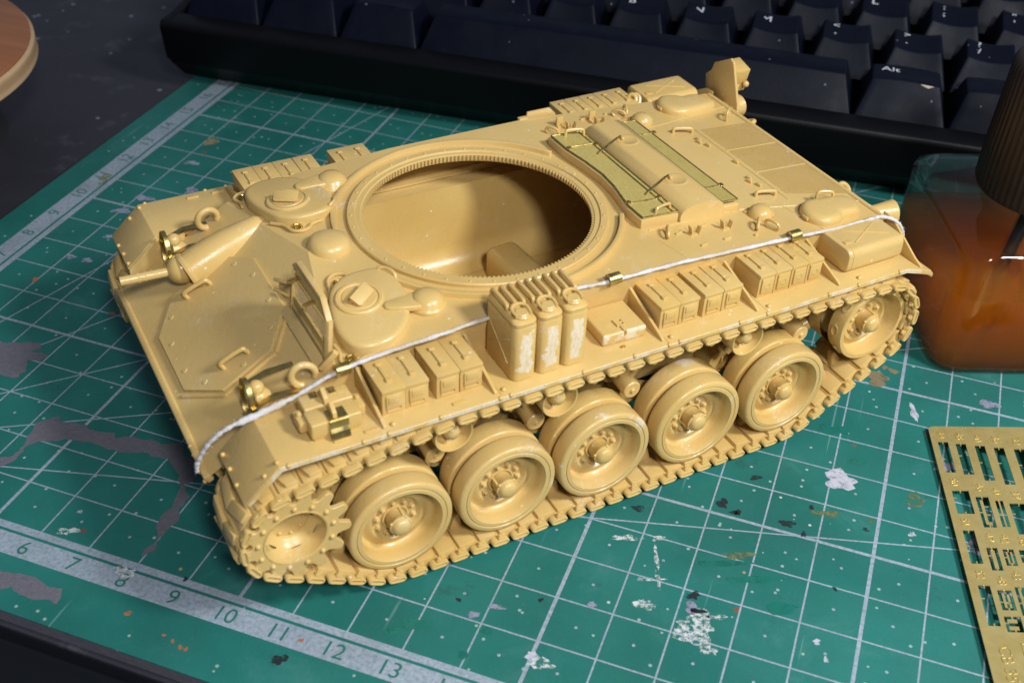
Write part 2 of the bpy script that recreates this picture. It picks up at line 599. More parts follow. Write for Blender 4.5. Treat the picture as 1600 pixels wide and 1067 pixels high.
def smooth_path(pts, sub=5, closed=False):
    P_ = [Vector(p) for p in pts]
    N = len(P_)
    out = []
    rng = N if closed else N - 1
    for i in range(rng):
        p0 = P_[i - 1] if (closed or i > 0) else P_[0]
        p1, p2 = P_[i], P_[(i + 1) % N]
        p3 = P_[(i + 2) % N] if closed or i + 2 < N else P_[-1]
        for j in range(sub):
            t = j / sub
            out.append(0.5 * ((2 * p1) + (p2 - p0) * t + (2 * p0 - 5 * p1 + 4 * p2 - p3) * t * t + (3 * p1 - p0 - 3 * p2 + p3) * t ** 3))
    if not closed:
        out.append(P_[-1])
    return out

def obj(name, geo, mat, parent=None, loc=(0, 0, 0), rot=(0, 0, 0), smooth=35):
    me = geo.mesh(name, smooth) if isinstance(geo, MB) else geo
    if mat is not None and len(me.materials) == 0:
        me.materials.append(M[mat])
    o = bpy.data.objects.new(name, me)
    COL.objects.link(o)
    o.parent = parent
    o.location = tuple(c * S for c in loc)
    o.rotation_euler = rot
    return o

def empty(name, loc=(0, 0, 0), rot=(0, 0, 0), parent=None):
    o = bpy.data.objects.new(name, None)
    o.empty_display_size = 0.01
    COL.objects.link(o)
    o.location = tuple(c * S for c in loc)
    o.rotation_euler = rot
    o.parent = parent
    return o

def tag(o, label, cat, kind=None):
    o['label'] = label
    o['category'] = cat
    if kind:
        o['kind'] = kind
    return o

def copy_tree(o, parent, loc=None, rot=None):
    c = o.copy()
    COL.objects.link(c)
    c.parent = parent
    if loc is not None:
        c.location = tuple(v * S for v in loc)
    if rot is not None:
        c.rotation_euler = rot
    for ch in list(o.children):
        copy_tree(ch, c)
    return c

# meshes from text (flat print / raised figures)
def text_mesh(txt, size, extrude=0.0):
    cu = bpy.data.curves.new('t', 'FONT')
    cu.body = txt
    cu.size = size * S
    cu.align_x = 'CENTER'
    cu.align_y = 'CENTER'
    cu.extrude = extrude * S
    o = bpy.data.objects.new('t', cu)
    COL.objects.link(o)
    bpy.context.view_layer.update()
    me = bpy.data.meshes.new_from_object(o.evaluated_get(bpy.context.evaluated_depsgraph_get()))
    bpy.data.objects.remove(o)
    bpy.data.curves.remove(cu)
    return me

# ================================================================== THE SETTING
b = MB()
b.box((150, 406, -24), (1400, 847.0, 42), bev=0.3, seg=2)   # top at -3 mm, front edge at y = -17.5
desk = obj('desk', b, 'desk')
desk['kind'] = 'structure'
# glossy black edging along the front of the desk
sec = [(-17.6, -45), (-17.6, -3.4), (-19.0, -3.6), (-19.4, -3.2), (-19.9, -3.0), (-20.4, -3.2), (-20.9, -3.9), (-22.5, -5.0), (-40, -7.0), (-44, -12), (-44, -45)]
n = len(sec)
b = MB()
b.raw([(-550, y, z) for y, z in sec] + [(850, y, z) for y, z in sec],
      [tuple(range(n)), tuple(range(n, 2 * n))] + [(i, (i + 1) % n, n + (i + 1) % n, n + i) for i in range(n)])
M['edging'] = flat('black_desk_edging', (0.003, 0.0032, 0.005), 0.3, 0, 0.3, 60, 0.2)
o = obj('desk_edging', b, 'edging', smooth=60)
o['kind'] = 'structure'
# ================================================================== CUTTING MAT
mat = empty('cutting_mat', (0, 0, -3))
tag(mat, 'worn green self-healing cutting mat with white centimetre grid under the tank model', 'cutting mat')
b = MB()
b.prism([(-14, -16.5), (436, -16.5), (436, 283), (-14, 283)], 2.7, None, 0.0)
core = obj('core', b, 'mat_core', mat, (0, 0, 0))
b = MB()
b.prism([(-14.2, -16.7), (436.2, -16.7), (436.2, 283.2), (-14.2, 283.2)], 0.3, None, 0.12, 2)
top = obj('printed_surface', b, 'mat', mat, (0, 0, 2.7))

def figure(txt, x, y, rot, size=4.3):
    me = text_mesh(txt, size)
    me.materials.append(M['ink_green'])
    o = bpy.data.objects.new('ruler_figure', me)
    COL.objects.link(o)
    o.parent = mat
    o.location = (x * S, y * S, 3.03 * S)
    o.rotation_euler = (0, 0, rot)
    return o
for n in range(1, 24):
    figure(str(n), n * 10 - 0.4, -4.1, 0.0)
for n in range(1, 19):
    figure(str(n), -4.2, n * 10 + 0.4, PI / 2)

def jag(pts, amp=0.35, sub=5):
    """break a traced outline (cm) into a ragged one (mm)"""
    out = []
    n = len(pts)
    for i in range(n):
        a, c = Vector(pts[i]) * 10, Vector(pts[(i + 1) % n]) * 10
        L = (c - a).length
        m = max(1, int(L / 0.7))
        nrm = Vector((-(c - a).y, (c - a).x))
        if nrm.length > 0:
            nrm.normalize()
        for j in range(m):
            q = a + (c - a) * (j / m) + nrm * random.uniform(-amp, amp)
            out.append((q.x, q.y))
    return out

def ngon(name, pts, mat_, z, parent, thick=0.0):
    b = bmesh.new()
    vs = [b.verts.new((x * S, y * S, 0)) for x, y in pts]
    es = [b.edges.new((vs[i], vs[(i + 1) % len(vs)])) for i in range(len(vs))]
    bmesh.ops.triangle_fill(b, use_beauty=True, edges=es)
    bmesh.ops.recalc_face_normals(b, faces=b.faces[:])
    for f in b.faces:
        if f.normal.z < 0:
            f.normal_flip()
    me = bpy.data.meshes.new(name)
    b.to_mesh(me)
    b.free()
    me.materials.append(M[mat_])
    o = bpy.data.objects.new(name, me)
    COL.objects.link(o)
    o.parent = parent
    o.location = (0, 0, z * S)
    return o

WORN = [
 [(1.2, 4.0), (1.5, 4.3), (1.88, 4.29), (2.25, 4.45), (2.54, 4.54), (2.66, 4.47), (2.7, 4.37), (2.53, 4.25), (2.72, 4.26), (2.95, 4.28), (2.97, 4.17), (2.92, 4.01), (2.68, 3.94), (2.8, 3.78), (2.89, 3.63), (2.82, 3.53), (2.87, 3.42), (2.66, 3.35), (2.46, 3.36), (2.0, 3.4)],
 [(3.7, 0.95), (4.09, 1.31), (4.27, 1.46), (4.26, 1.75), (4.18, 1.99), (4.14, 2.19), (4.08, 2.43), (4.24, 2.56), (4.36, 2.73), (4.48, 2.62), (4.77, 2.67), (5.02, 2.73), (5.14, 2.62), (5.65, 2.71), (5.76, 2.59), (5.98, 2.76), (6.27, 2.74), (6.43, 2.85), (6.66, 2.8), (6.85, 2.9), (7.05, 3.02), (7.25, 2.67), (7.43, 2.66), (7.65, 2.64), (7.78, 2.41), (7.8, 2.13), (7.67, 2.01), (7.92, 1.77), (7.96, 1.52), (7.94, 1.37), (8.1, 1.14), (8.02, 0.92), (8.01, 0.67), (8.06, 0.41), (8.01, 0.32), (7.97, 0.18), (7.91, 0.31), (7.97, 0.53), (7.92, 0.73), (7.81, 0.87), (7.75, 1.12), (7.79, 1.39), (7.71, 1.59), (7.68, 1.89), (7.5, 2.09), (7.35, 2.27), (7.19, 2.37), (7.01, 2.47), (6.69, 2.44), (6.49, 2.49), (6.24, 2.32), (5.85, 2.29), (5.66, 2.32), (5.25, 2.29), (5.0, 2.26), (4.87, 2.21), (4.71, 2.07), (4.46, 1.96), (4.34, 1.78), (4.38, 1.41), (4.31, 1.22), (4.0, 0.9)],
 [(5.4, -1.1), (5.91, -0.98), (6.35, -0.9), (6.64, -0.9), (6.9, -0.98), (7.14, -0.92), (7.26, -1.22), (7.1, -1.21), (6.92, -1.24), (6.73, -1.32), (6.41, -1.28), (6.33, -1.21), (6.18, -1.31), (5.6, -1.35)],
]
for w in WORN:
    ngon('worn_patch', jag(w, 0.28), 'mat_core', 3.035, mat)

def blob(x, y, rx_, ry_, rot, mat_, rag=0.35, n=28, z=3.045):
    pts = []
    ph = [random.uniform(0, 6.28) for _ in range(4)]
    for i in range(n):
        a = 2 * PI * i / n
        q = 1 + rag * (0.5 * math.sin(2 * a + ph[0]) + 0.35 * math.sin(3 * a + ph[1]) + 0.3 * math.sin(5 * a + ph[2])) + random.uniform(-rag, rag) * 0.35
        u, v_ = rx_ * math.cos(a) * q, ry_ * math.sin(a) * q
        pts.append((x * 10 + u * math.cos(rot) - v_ * math.sin(rot), y * 10 + u * math.sin(rot) + v_ * math.cos(rot)))
    return ngon('paint_stain', pts, mat_, z, mat)
STAINS = [
 (17.18, 5.30, 1.09, 1.19, 0.38, 'paint_black'), (17.45, 5.14, 0.96, 0.50, 0.38, 'paint_black'), (18.42, 5.23, 1.19, 0.99, 0.38, 'paint_black'),
 (18.74, 5.07, 0.59, 0.65, 0.38, 'paint_black'), (18.77, 5.82, 0.49, 0.51, 0.38, 'paint_black'), (19.79, 5.62, 0.60, 0.50, 0.38, 'paint_black'),
 (19.46, 3.97, 0.34, 0.45, 0.38, 'paint_black'), (17.38, 2.23, 3.68, 3.27, 0.38, 'paint_white'), (17.66, 2.59, 1.53, 0.56, 0.38, 'paint_white'),
 (17.66, 1.86, 1.49, 1.05, 0.38, 'paint_white'), (17.20, 2.64, 0.99, 1.27, 0.38, 'paint_lilac'), (17.18, 2.91, 1.11, 0.86, 0.38, 'paint_black'),
 (17.33, 2.60, 1.32, 0.56, 0.38, 'paint_black'), (17.70, 4.10, 2.31, 0.93, 0.38, 'paint_olive'), (19.06, 5.77, 2.30, 0.85, 0.38, 'paint_olive'),
 (19.85, 5.89, 0.96, 0.51, 0.38, 'paint_olive'), (19.16, 6.77, 3.25, 2.36, 0.38, 'paint_white_solid'), (19.33, 2.69, 0.65, 0.54, 0.38, 'paint_white_solid'),
 (19.53, 2.38, 0.43, 0.53, 0.38, 'paint_white_solid'), (20.33, 9.40, 0.67, 2.75, 0.39, 'paint_white_solid'), (19.50, 10.23, 2.50, 2.24, 0.39, 'paint_tan'),
 (19.79, 10.63, 0.98, 0.92, 0.39, 'paint_tan'), (19.60, 10.69, 0.56, 0.69, 0.39, 'paint_tan'), (21.80, 10.26, 2.46, 1.09, 0.39, 'paint_lilac'),
 (17.64, 6.23, 1.00, 0.72, 0.38, 'paint_black'), (17.49, 5.17, 0.72, 0.67, 0.38, 'paint_black'), (18.77, 8.16, 1.84, 1.20, 0.39, 'glue'),
 (19.04, 8.27, 1.18, 1.20, 0.39, 'glue'), (19.42, 7.45, 2.04, 0.95, 0.39, 'glue'), (18.65, 3.19, 2.88, 1.28, 0.38, 'glue'),
 (18.11, 3.67, 5.67, 0.75, 0.38, 'glue'), (17.51, 3.83, 4.59, 0.76, 0.38, 'glue'), (14.13, 0.89, 0.96, 0.80, 0.38, 'glue'),
 (13.96, 0.29, 0.94, 0.77, 0.38, 'glue'), (15.18, 1.55, 0.65, 0.68, 0.38, 'glue'), (13.00, 0.58, 2.34, 1.21, 0.38, 'glue'),
 (12.68, 0.31, 1.48, 1.06, 0.38, 'glue'), (14.12, 1.42, 1.30, 0.55, 0.38, 'paint_lilac'), (13.81, 1.12, 1.18, 0.55, 0.38, 'paint_lilac'),
 (15.18, 0.59, 2.29, 1.01, 0.38, 'paint_white'), (14.99, 0.69, 0.94, 0.77, 0.38, 'paint_white_solid'), (13.46, 1.33, 0.44, 0.42, 0.38, 'paint_black'),
 (14.76, 1.84, 0.44, 0.42, 0.38, 'paint_black'), (15.75, 4.58, 1.32, 0.67, 0.38, 'paint_black'), (15.61, 2.07, 0.66, 0.70, 0.38, 'paint_lilac'),
 (11.24, -0.88, 1.13, 1.02, 0.38, 'paint_black'), (16.29, 4.00, 1.17, 0.48, 0.38, 'paint_white'), (16.36, 3.53, 0.46, 2.45, 0.38, 'paint_white'),
 (16.38, 2.98, 2.02, 0.44, 0.38, 'paint_white'), (15.75, 3.78, 2.79, 0.63, 0.38, 'paint_white'), (16.43, 2.38, 1.76, 1.12, 0.38, 'paint_white'),
 (16.52, 3.03, 0.45, 1.77, 0.38, 'paint_white'), (-0.30, 10.92, 1.46, 2.36, 0.41, 'paint_olive'), (1.12, 7.55, 1.33, 0.84, 0.40, 'paint_lilac'),
 (1.57, 7.57, 1.32, 0.83, 0.40, 'paint_lilac'), (1.03, 9.74, 1.88, 1.24, 0.41, 'paint_lilac'), (1.18, 10.48, 2.23, 1.28, 0.41, 'paint_lilac'),
 (1.31, 12.51, 1.67, 1.05, 0.41, 'paint_lilac'), (1.43, 8.63, 1.21, 0.88, 0.40, 'paint_lilac'), (0.97, 6.46, 0.72, 0.80, 0.40, 'paint_rust'),
 (3.32, 6.02, 0.56, 0.73, 0.40, 'paint_rust'), (1.16, 13.73, 1.55, 2.22, 0.41, 'paint_tan'), (2.08, 11.28, 1.62, 1.63, 0.41, 'paint_lilac'),
 (8.46, -0.97, 0.74, 0.42, 0.38, 'paint_rust'), (9.64, -1.25, 0.41, 0.39, 0.38, 'paint_rust'), (9.46, -1.20, 0.31, 0.39, 0.38, 'paint_rust'),
 (9.26, -1.14, 0.31, 0.27, 0.38, 'paint_rust'), (9.74, -1.25, 0.31, 0.39, 0.38, 'paint_rust'), (8.94, 0.02, 0.43, 0.44, 0.38, 'paint_black'),
 (20.60, 6.77, 1.73, 1.60, 0.38, 'paint_olive'), (21.10, 7.94, 2.56, 1.14, 0.39, 'paint_lilac'), (20.61, 5.82, 0.60, 0.67, 0.38, 'paint_white_solid'),
 (21.79, 6.03, 2.38, 2.33, 0.38, 'paint_lilac'), (17.98, 7.78, 1.04, 0.79, 0.39, 'paint_tan'), (11.38, -0.41, 0.42, 0.39, 0.38, 'paint_rust'),
 (6.33, 0.69, 0.57, 0.33, 0.38, 'paint_white'), (6.41, 0.21, 1.57, 0.96, 0.38, 'paint_white'), (7.91, -0.24, 1.95, 1.18, 0.38, 'paint_white'),
 (21.18, 8.57, 0.52, 1.79, 0.39, 'paint_white')]
for (x, y, a, c, r_, m_) in STAINS:
    blob(x, y, a, c, r_, m_, 0.45 if m_ != 'glue' else 0.25)


# ================================================================== TANK MODEL (local mm: x forward, y left, z up)
tank = empty('tank_model', (124.29, 73.81, 0), (0, 0, R(228.01)))
tag(tank, 'unpainted tan plastic tank hull model without turret, brass details and white tow cable', 'model tank')

def lerp(a, c, t):
    return a + (c - a) * t

def roof_z(x, y):
    t = min(1.0, abs(y) / 29.0)
    if x > 36:
        xf = 44.1 + 6.2 * t
        return lerp(43 - 1.0 * t * t, 43.6 - 3.9 * t, min(1.0, (x - 36) / (xf - 36)))
    if x > 16:
        return 43 - 1.0 * t * t * (x - 16) / 20
    if x > -14:
        return 43.0
    return 43 + (x + 14) * 3.5 / 49

def glacis_z(x):
    return 26 + 0.626 * (72.2 - x)
GN = Vector((0.626, 0, 1)).normalized()
def gp(x, y, h=0.0):
    return Vector((x, y, glacis_z(x))) + GN * h

# ---- hull shell
b = MB()
tub = [(72, 25.9), (67, 15.5), (57, 13.5), (-56, 13.5), (-66, 24), (-66, 34)]
TW = 24.5
for a, c in zip(tub, tub[1:]):
    b.raw([(a[0], -TW, a[1]), (c[0], -TW, c[1]), (c[0], TW, c[1]), (a[0], TW, a[1])], [(0, 1, 2, 3)])
for s in (-1, 1):
    pts = tub + [(59, 34)]
    b.raw([(x, s * TW, z) for x, z in pts], [tuple(range(len(pts)))])
    b.raw([(-66, s * TW, 34), (59, s * TW, 34), (59, s * 28.4, 34), (-66, s * 28.4, 34)], [(0, 1, 2, 3)])
    b.raw([(59, s * TW, 34), (72, s * TW, 25.9), (72.1, s * 28.2, 26), (59, s * 28.2, 34.1)], [(0, 1, 2, 3)])
    side = [(-66, 34, 28.4), (-63, 39.45, 29.5), (-14, 43, 29.5), (16, 43, 29.5), (36, 42, 29.2), (50.3, 39.7, 28.2), (59.1, 34.2, 28.2)]
    b.raw([(x, s * y, z) for x, z, y in side], [tuple(range(len(side)))])
# glacis plate and rear plate
gv, gf = [], []
for j in range(25):
    y = lerp(-28.2, 28.2, j / 24)
    x = 44.1 + 6.2 * min(1.0, abs(y) * 29.2 / 28.2 / 29.0)
    gv += [(x, y, glacis_z(x)), (72.2, y, 26.0)]
for j in range(24):
    gf.append((2 * j, 2 * j + 2, 2 * j + 3, 2 * j + 1))
b.raw(gv, gf)
b.raw([(-63, 29.5, 39.45), (-66, 28.4, 34), (-66, -28.4, 34), (-63, -29.5, 39.45)], [(0, 1, 2, 3)])
# roof over the drivers
gx, gy = 7, 24
vs, fs = [], []
for j in range(gy + 1):
    y = lerp(-29.2, 29.2, j / gy)
    t = min(1, abs(y) / 29.0)
    xf = 44.1 + 6.2 * t
    for i in range(gx + 1):
        x = lerp(36, xf, i / gx)
        vs.append((x, y * (1 if i == 0 else lerp(1, 28.2 / 29.2, i / gx)), roof_z(x, y)))
for j in range(gy):
    for i in range(gx):
        a = j * (gx + 1) + i
        fs.append((a, a + 1, a + gx + 2, a + gx + 1))
b.raw(vs, fs)
# roof around the turret opening
RC = Vector((11, 0))
x0, x1, yh = -14.0, 36.0, 29.5
angs = sorted(set([2 * PI * i / 128 for i in range(128)] + [math.atan2(sy * yh, X_ - 11) % (2 * PI) for X_ in (x0, x1) for sy in (-1, 1)]))
inn, out = [], []
for a in angs:
    d = Vector((math.cos(a), math.sin(a)))
    tx = ((x1 if d.x > 0 else x0) - 11) / d.x if abs(d.x) > 1e-9 else 1e9
    ty = (yh if d.y > 0 else -yh) / d.y if abs(d.y) > 1e-9 else 1e9
    q = RC + d * min(tx, ty)
    inn.append((11 + 22.3 * d.x, 22.3 * d.y, 43.0))
    out.append((q.x, q.y, roof_z(q.x, q.y)))
n = len(angs)
b.raw(inn + out, [(i, (i + 1) % n, n + (i + 1) % n, n + i) for i in range(n)])
# engine deck
b.raw([(-14, 29.5, 43), (-14, -29.5, 43), (-63, -29.5, 39.45), (-63, 29.5, 39.45)], [(0, 1, 2, 3)])
bmesh.ops.remove_doubles(b.bm, verts=b.bm.verts[:], dist=0.02)
hull = obj('hull', b, 'tan', tank, smooth=12)

# inside of the hull
b = MB()
b.raw([(60, -24.4, 15), (60, 24.4, 15), (-60, 24.4, 15), (-60, -24.4, 15)], [(0, 1, 2, 3)])
for sy in (-1, 1):
    prof = [(24.45, 34.2)] + [(24.4 - 5 + 5 * math.cos(R(a)), 15.1 + 5 - 5 * math.sin(R(a))) for a in range(0, 91, 6)]
    n = len(prof)
    b.raw([(x, sy * y, z) for x in (58, -60) for y, z in prof], [(i, i + 1, n + i + 1, n + i) for i in range(n - 1)])
obj('interior_floor', b, 'tan', hull)
b = MB()
b.box((-4.2, -11.5, 18.2), (7.5, 14, 7.5), Matrix.Rotation(R(4), 3, 'Z'), 1.8, 4)
obj('interior_box', b, 'tan', hull)
# deck seams: shallow raised strips
b = MB()
def strip_on_roof(b, pts, w, h):
    for a, c in zip(pts, pts[1:]):
        A = Vector((a[0], a[1], roof_z(*a)))
        C_ = Vector((c[0], c[1], roof_z(*c)))
        d = (C_ - A)
        L = d.length
        m = Matrix.Translation((A + C_) / 2) @ d.to_track_quat('X', 'Z').to_matrix().to_4x4()
        b.raw([(-L / 2, -w / 2, -h), (L / 2, -w / 2, -h), (L / 2, w / 2, -h), (-L / 2, w / 2, -h),
               (-L / 2, -w / 2, h), (L / 2, -w / 2, h), (L / 2, w / 2, h), (-L / 2, w / 2, h)],
              [(0, 3, 2, 1), (4, 5, 6, 7), (0, 1, 5, 4), (1, 2, 6, 5), (2, 3, 7, 6), (3, 0, 4, 7)], m, h * .6, 1)
strip_on_roof(b, [(-36, 17.5), (-62.6, 22.5)], 0.3, 0.10)
strip_on_roof(b, [(-36, -17.5), (-62.6, -22.5)], 0.3, 0.10)
strip_on_roof(b, [(-14.6, 18.5), (-36, 17.2)], 0.35, 0.12)
strip_on_roof(b, [(-48.3, -15.5), (-48.3, 17.5)], 0.3, 0.10)
strip_on_roof(b, [(-45.3, 18.9), (-47.5, 29)], 0.25, 0.08)
strip_on_roof(b, [(-14.5, 22), (-16, 29)], 0.25, 0.08)
strip_on_roof(b, [(-62.4, -29), (-62.4, 29)], 1.0, 0.35)
obj('deck_seam', b, 'tan', hull)
b = MB()
for i in range(30):
    strip_on_roof(b, [(-49.6 - i * 0.42, -14), (-49.6 - i * 0.42, 15.5 + i * 0.13)], 0.2, 0.07)
o = obj('deck_louvre', b, 'tan', hull)
b = MB()
for y in (-4, 6):
    strip_on_roof(b, [(-49, y), (-62, y)], 0.3, 0.10)
obj('louvre_rib', b, 'tan', hull)
# nose lip
b = MB()
b.box((72.3, 0, 25.5), (1.3, 56.5, 1.7), Matrix.Rotation(R(30), 3, 'Y'), 0.4, 3)
for i in range(5):
    b.ball((72.9, 20 + i * 1.9, 26.0 - 0.3 * i), 0.38, 10, 6)
obj('nose_lip', b, 'tan', hull)

# ---- transmission access plate on the glacis
b = MB()
oct_ = [(70, -8), (70, 8), (65, 14.6), (56.2, 14.6), (51.3, 8), (51.3, -8.5), (55.6, -15.2), (65.2, -15.2)]
cx_, cy_ = 60.6, -0.2
def plate_on_glacis(b, pts, h0, h1, bev):
    n = len(pts)
    v = [tuple(gp(x, y, h0)) for x, y in pts] + [tuple(gp(x, y, h1)) for x, y in pts]
    f = [tuple(reversed(range(n))), tuple(range(n, 2 * n))] + [(i, (i + 1) % n, n + (i + 1) % n, n + i) for i in range(n)]
    b.raw(v, f, None, bev, 2)
plate_on_glacis(b, oct_, -0.3, 0.6, 0.1)
plate = obj('access_plate', b, 'tan', tank, smooth=18)
b = MB()
rim = [(66.5, 14.4), (56.0, 15.5), (50.6, 8.2), (51.2, 7.4)]
for (xa, ya), (xb, yb) in zip([(70.6, 8.6), (65.1, 15.5), (55.9, 15.5)], [(65.1, 15.5), (55.9, 15.5), (50.7, 8.6)]):
    b.tube([gp(xa, ya, 0.1), gp(xb, yb, 0.1)], 0.42, 8)
obj('plate_flange', b, 'tan', plate)
b = MB()
for i in range(len(oct_)):
    p0, p1 = Vector(oct_[i]), Vector(oct_[(i + 1) % len(oct_)])
    for t in ((0.2, 0.8) if (p1 - p0).length > 9 else (0.5,)):
        q = p0.lerp(p1, t)
        q = q + (Vector((cx_, cy_)) - q).normalized() * 1.6
        m = Matrix.Translation(gp(q.x, q.y, 0.5)) @ GN.to_track_quat('Z', 'Y').to_matrix().to_4x4()
        b.lathe([(0, 0.22), (0.42, 0.22), (0.56, 0.1), (0.6, -0.1)], 12, m)
obj('plate_bolts', b, 'tan', plate)

def handle(p0, p1, h, r=0.42, up=GN, parent=tank, name='grab_handle'):
    b = MB()
    p0, p1 = Vector(p0), Vector(p1)
    d = (p1 - p0).normalized() * 0.8
    b.tube(smooth_path([p0 - up * 0.3, p0 + up * h * 0.6, p0 + up * h + d * 0.7, p1 + up * h - d * 0.7, p1 + up * h * 0.6, p1 - up * 0.3], 5), r, 8)
    return obj(name, b, 'tan', parent)
handle(gp(63.1, -11.6, 0.5), gp(59.0, -10.4, 0.5), 1.5, parent=plate)
handle(gp(63.3, 10.5, 0.5), gp(59.2, 11.4, 0.5), 1.5, parent=plate)

# ---- bow machine gun
b = MB()
base = gp(61.2, -15.9, 1.9)
tip = gp(46.4, -17.6, -1.9)
d = (tip - base)
m = Matrix.Translation(base) @ d.to_track_quat('Z', 'Y').to_matrix().to_4x4()
L = d.length
b.lathe([(0, 0.9), (2.9, 0.9), (3.0, 0.0), (3.7, 0), (3.8, 0.15), (3.8, 0.75), (3.6, 0.95), (3.45, 1.0), (3.6, 3), (3.6, 6), (3.4, 9), (2.95, 12), (2.3, L - 2.2), (1.5, L - 0.8), (0.7, L - 0.2), (0, L)], 40, m)
gun = obj('bow_gun_mount', b, 'tan', tank)
b = MB()
b.box(base + Vector((-2.2, 1.4, 2.6)), (1.2, 0.9, 0.5), Matrix.Rotation(R(-30), 3, 'X'), 0.1)
b.box(base + Vector((-2.4, -2.0, 2.5)), (1.2, 0.9, 0.5), Matrix.Rotation(R(35), 3, 'X'), 0.1)
obj('mount_lug', b, 'tan', gun)
b = MB()
ball_c = Vector((62.7, -16.7, 35.2))
b.ball(ball_c, 2.75, 28, 16)
obj('gun_ball', b, 'tan', gun)
b = MB()
muz = Vector((73.7, -17.3, 35.2))
b.cyl(ball_c + Vector((1.5, 0, 0)), muz, 0.85, 0.85, 20, 0.08)
dd = (muz - ball_c).normalized()
for i in range(5):
    for j in range(5):
        a = 2 * PI * j / 5 + i
        q = ball_c + dd * (4.0 + i * 1.25)
        b.ball(q + Vector((0, math.cos(a), math.sin(a))) * 0.80, 0.16, 8, 4)
obj('gun_barrel', b, 'tan', gun)

# ---- fenders
def fender(s):
    outer = 41.0 if s > 0 else 41.2
    prof = [(-66.6, 31.8), (-65.5, 33.0), (-59.0, 35.2), (64.4, 35.2), (70.3, 29.7), (69.5, 28.9), (64.0, 34.1), (-59.0, 34.1), (-65.2, 31.9), (-66.4, 31.0)]
    b = MB()
    nn = len(prof)
    ys = (28.3 * s, outer * s)
    v = [(x, ys[0], z) for x, z in prof] + [(x, ys[1], z) for x, z in prof]
    f = [tuple(range(nn)), tuple(reversed(range(nn, 2 * nn)))] + [(i, (i + 1) % nn, nn + (i + 1) % nn, nn + i) for i in range(nn)]
    b.raw(v, f, None, 0.12, 2)
    w = [(58.9, 35.0), (64.4, 35.0), (70.1, 29.6), (70.1, 26.8), (58.9, 33.8)]
    v = [(x, s * 27.9, z) for x, z in w] + [(x, s * 28.9, z) for x, z in w]
    f = [tuple(range(5)), tuple(range(5, 10))] + [(i, (i + 1) % 5, 5 + (i + 1) % 5, 5 + i) for i in range(5)]
    b.raw(v, f, None, 0.1, 2)
    fo = obj('fender', b, 'tan', tank, smooth=30)
    b = MB()
    e = [(-64.5, 33.2), (-59.0, 35.05), (64.3, 35.05), (69.9, 29.9), (69.5, 29.2), (64.0, 34.2), (-59.0, 34.2), (-64.3, 32.4)]
    v = [(x, s * (outer - 0.02), z) for x, z in e] + [(x, s * (outer + 0.16), z) for x, z in e]
    nn = len(e)
    f = [tuple(range(nn)), tuple(range(nn, 2 * nn))] + [(i, (i + 1) % nn, nn + (i + 1) % nn, nn + i) for i in range(nn)]
    b.raw(v, f, None, 0.06, 1)
    obj('filed_edge', b, 'edge', fo)
    b = MB()
    for x in (63, 51, 46.8, 38, 27.5, 25.6, 12, 2, -5, -7.2, -20, -26, -40, -47, -57):
        b.ball((x, s * (outer + 0.05), 35.0), 0.42, 10, 6)
        if x in (46.8, 27.5, -5, -26, -47):
            b.ball((x - 1.3, s * 39.6, 35.25), 0.5, 10, 6)
    for i, (x, z) in enumerate(((69.9, 30.2), (69.9, 30.2), (70, 30.0), (66.5, 33.3), (64.4, 35.2))):
        b.ball((x, s * (29.3 + i * 3.6 if i < 3 else 39.9), z), 0.42, 10, 6)
    for x in (54, 49, 34):
        b.box((x, s * 39.4, 35.3), (2.4, 0.7, 0.3), None, 0.1)
    b.box((-26.4, s * 34.7, 35.2), (0.25, 12, 0.12), None, 0)
    b.box((27.0, s * 34.7, 35.2), (0.25, 12, 0.12), None, 0)
    b.box((-5.2, s * 34.7, 35.2), (0.25, 12, 0.12), None, 0)
    obj('fender_bolts', b, 'tan', fo)
    for x in (47.0, 27.8, -4.4, -24.6, -43.3):
        b = MB()
        pl = [(28.4, 35.1), (40.0, 35.1), (40.0, 35.6), (38.8, 36.1), (28.4, 39.6)]
        v = [(x - 0.28, s * y, z) for y, z in pl] + [(x + 0.28, s * y, z) for y, z in pl]
        f = [tuple(range(5)), tuple(range(5, 10))] + [(i, (i + 1) % 5, 5 + (i + 1) % 5, 5 + i) for i in range(5)]
        b.raw(v, f, None, 0.1, 2)
        obj('divider_plate', b, 'tan', fo)
    b = MB()
    pl = [(28.4, 33.6), (40.6, 33.4), (40.6, 34.2), (38.6, 35.0), (31, 39.6), (28.4, 39.8)]
    v = [(-63.4, s * y, z) for y, z in pl] + [(-62.9, s * y, z) for y, z in pl]
    f = [tuple(range(6)), tuple(range(6, 12))] + [(i, (i + 1) % 6, 6 + (i + 1) % 6, 6 + i) for i in range(6)]
    b.raw(v, f, None, 0.1, 2)
    obj('rear_brace', b, 'tan', fo)
    fo.location.z = 0.5 * S
    return fo
for s in (1, -1):
    fender(s)

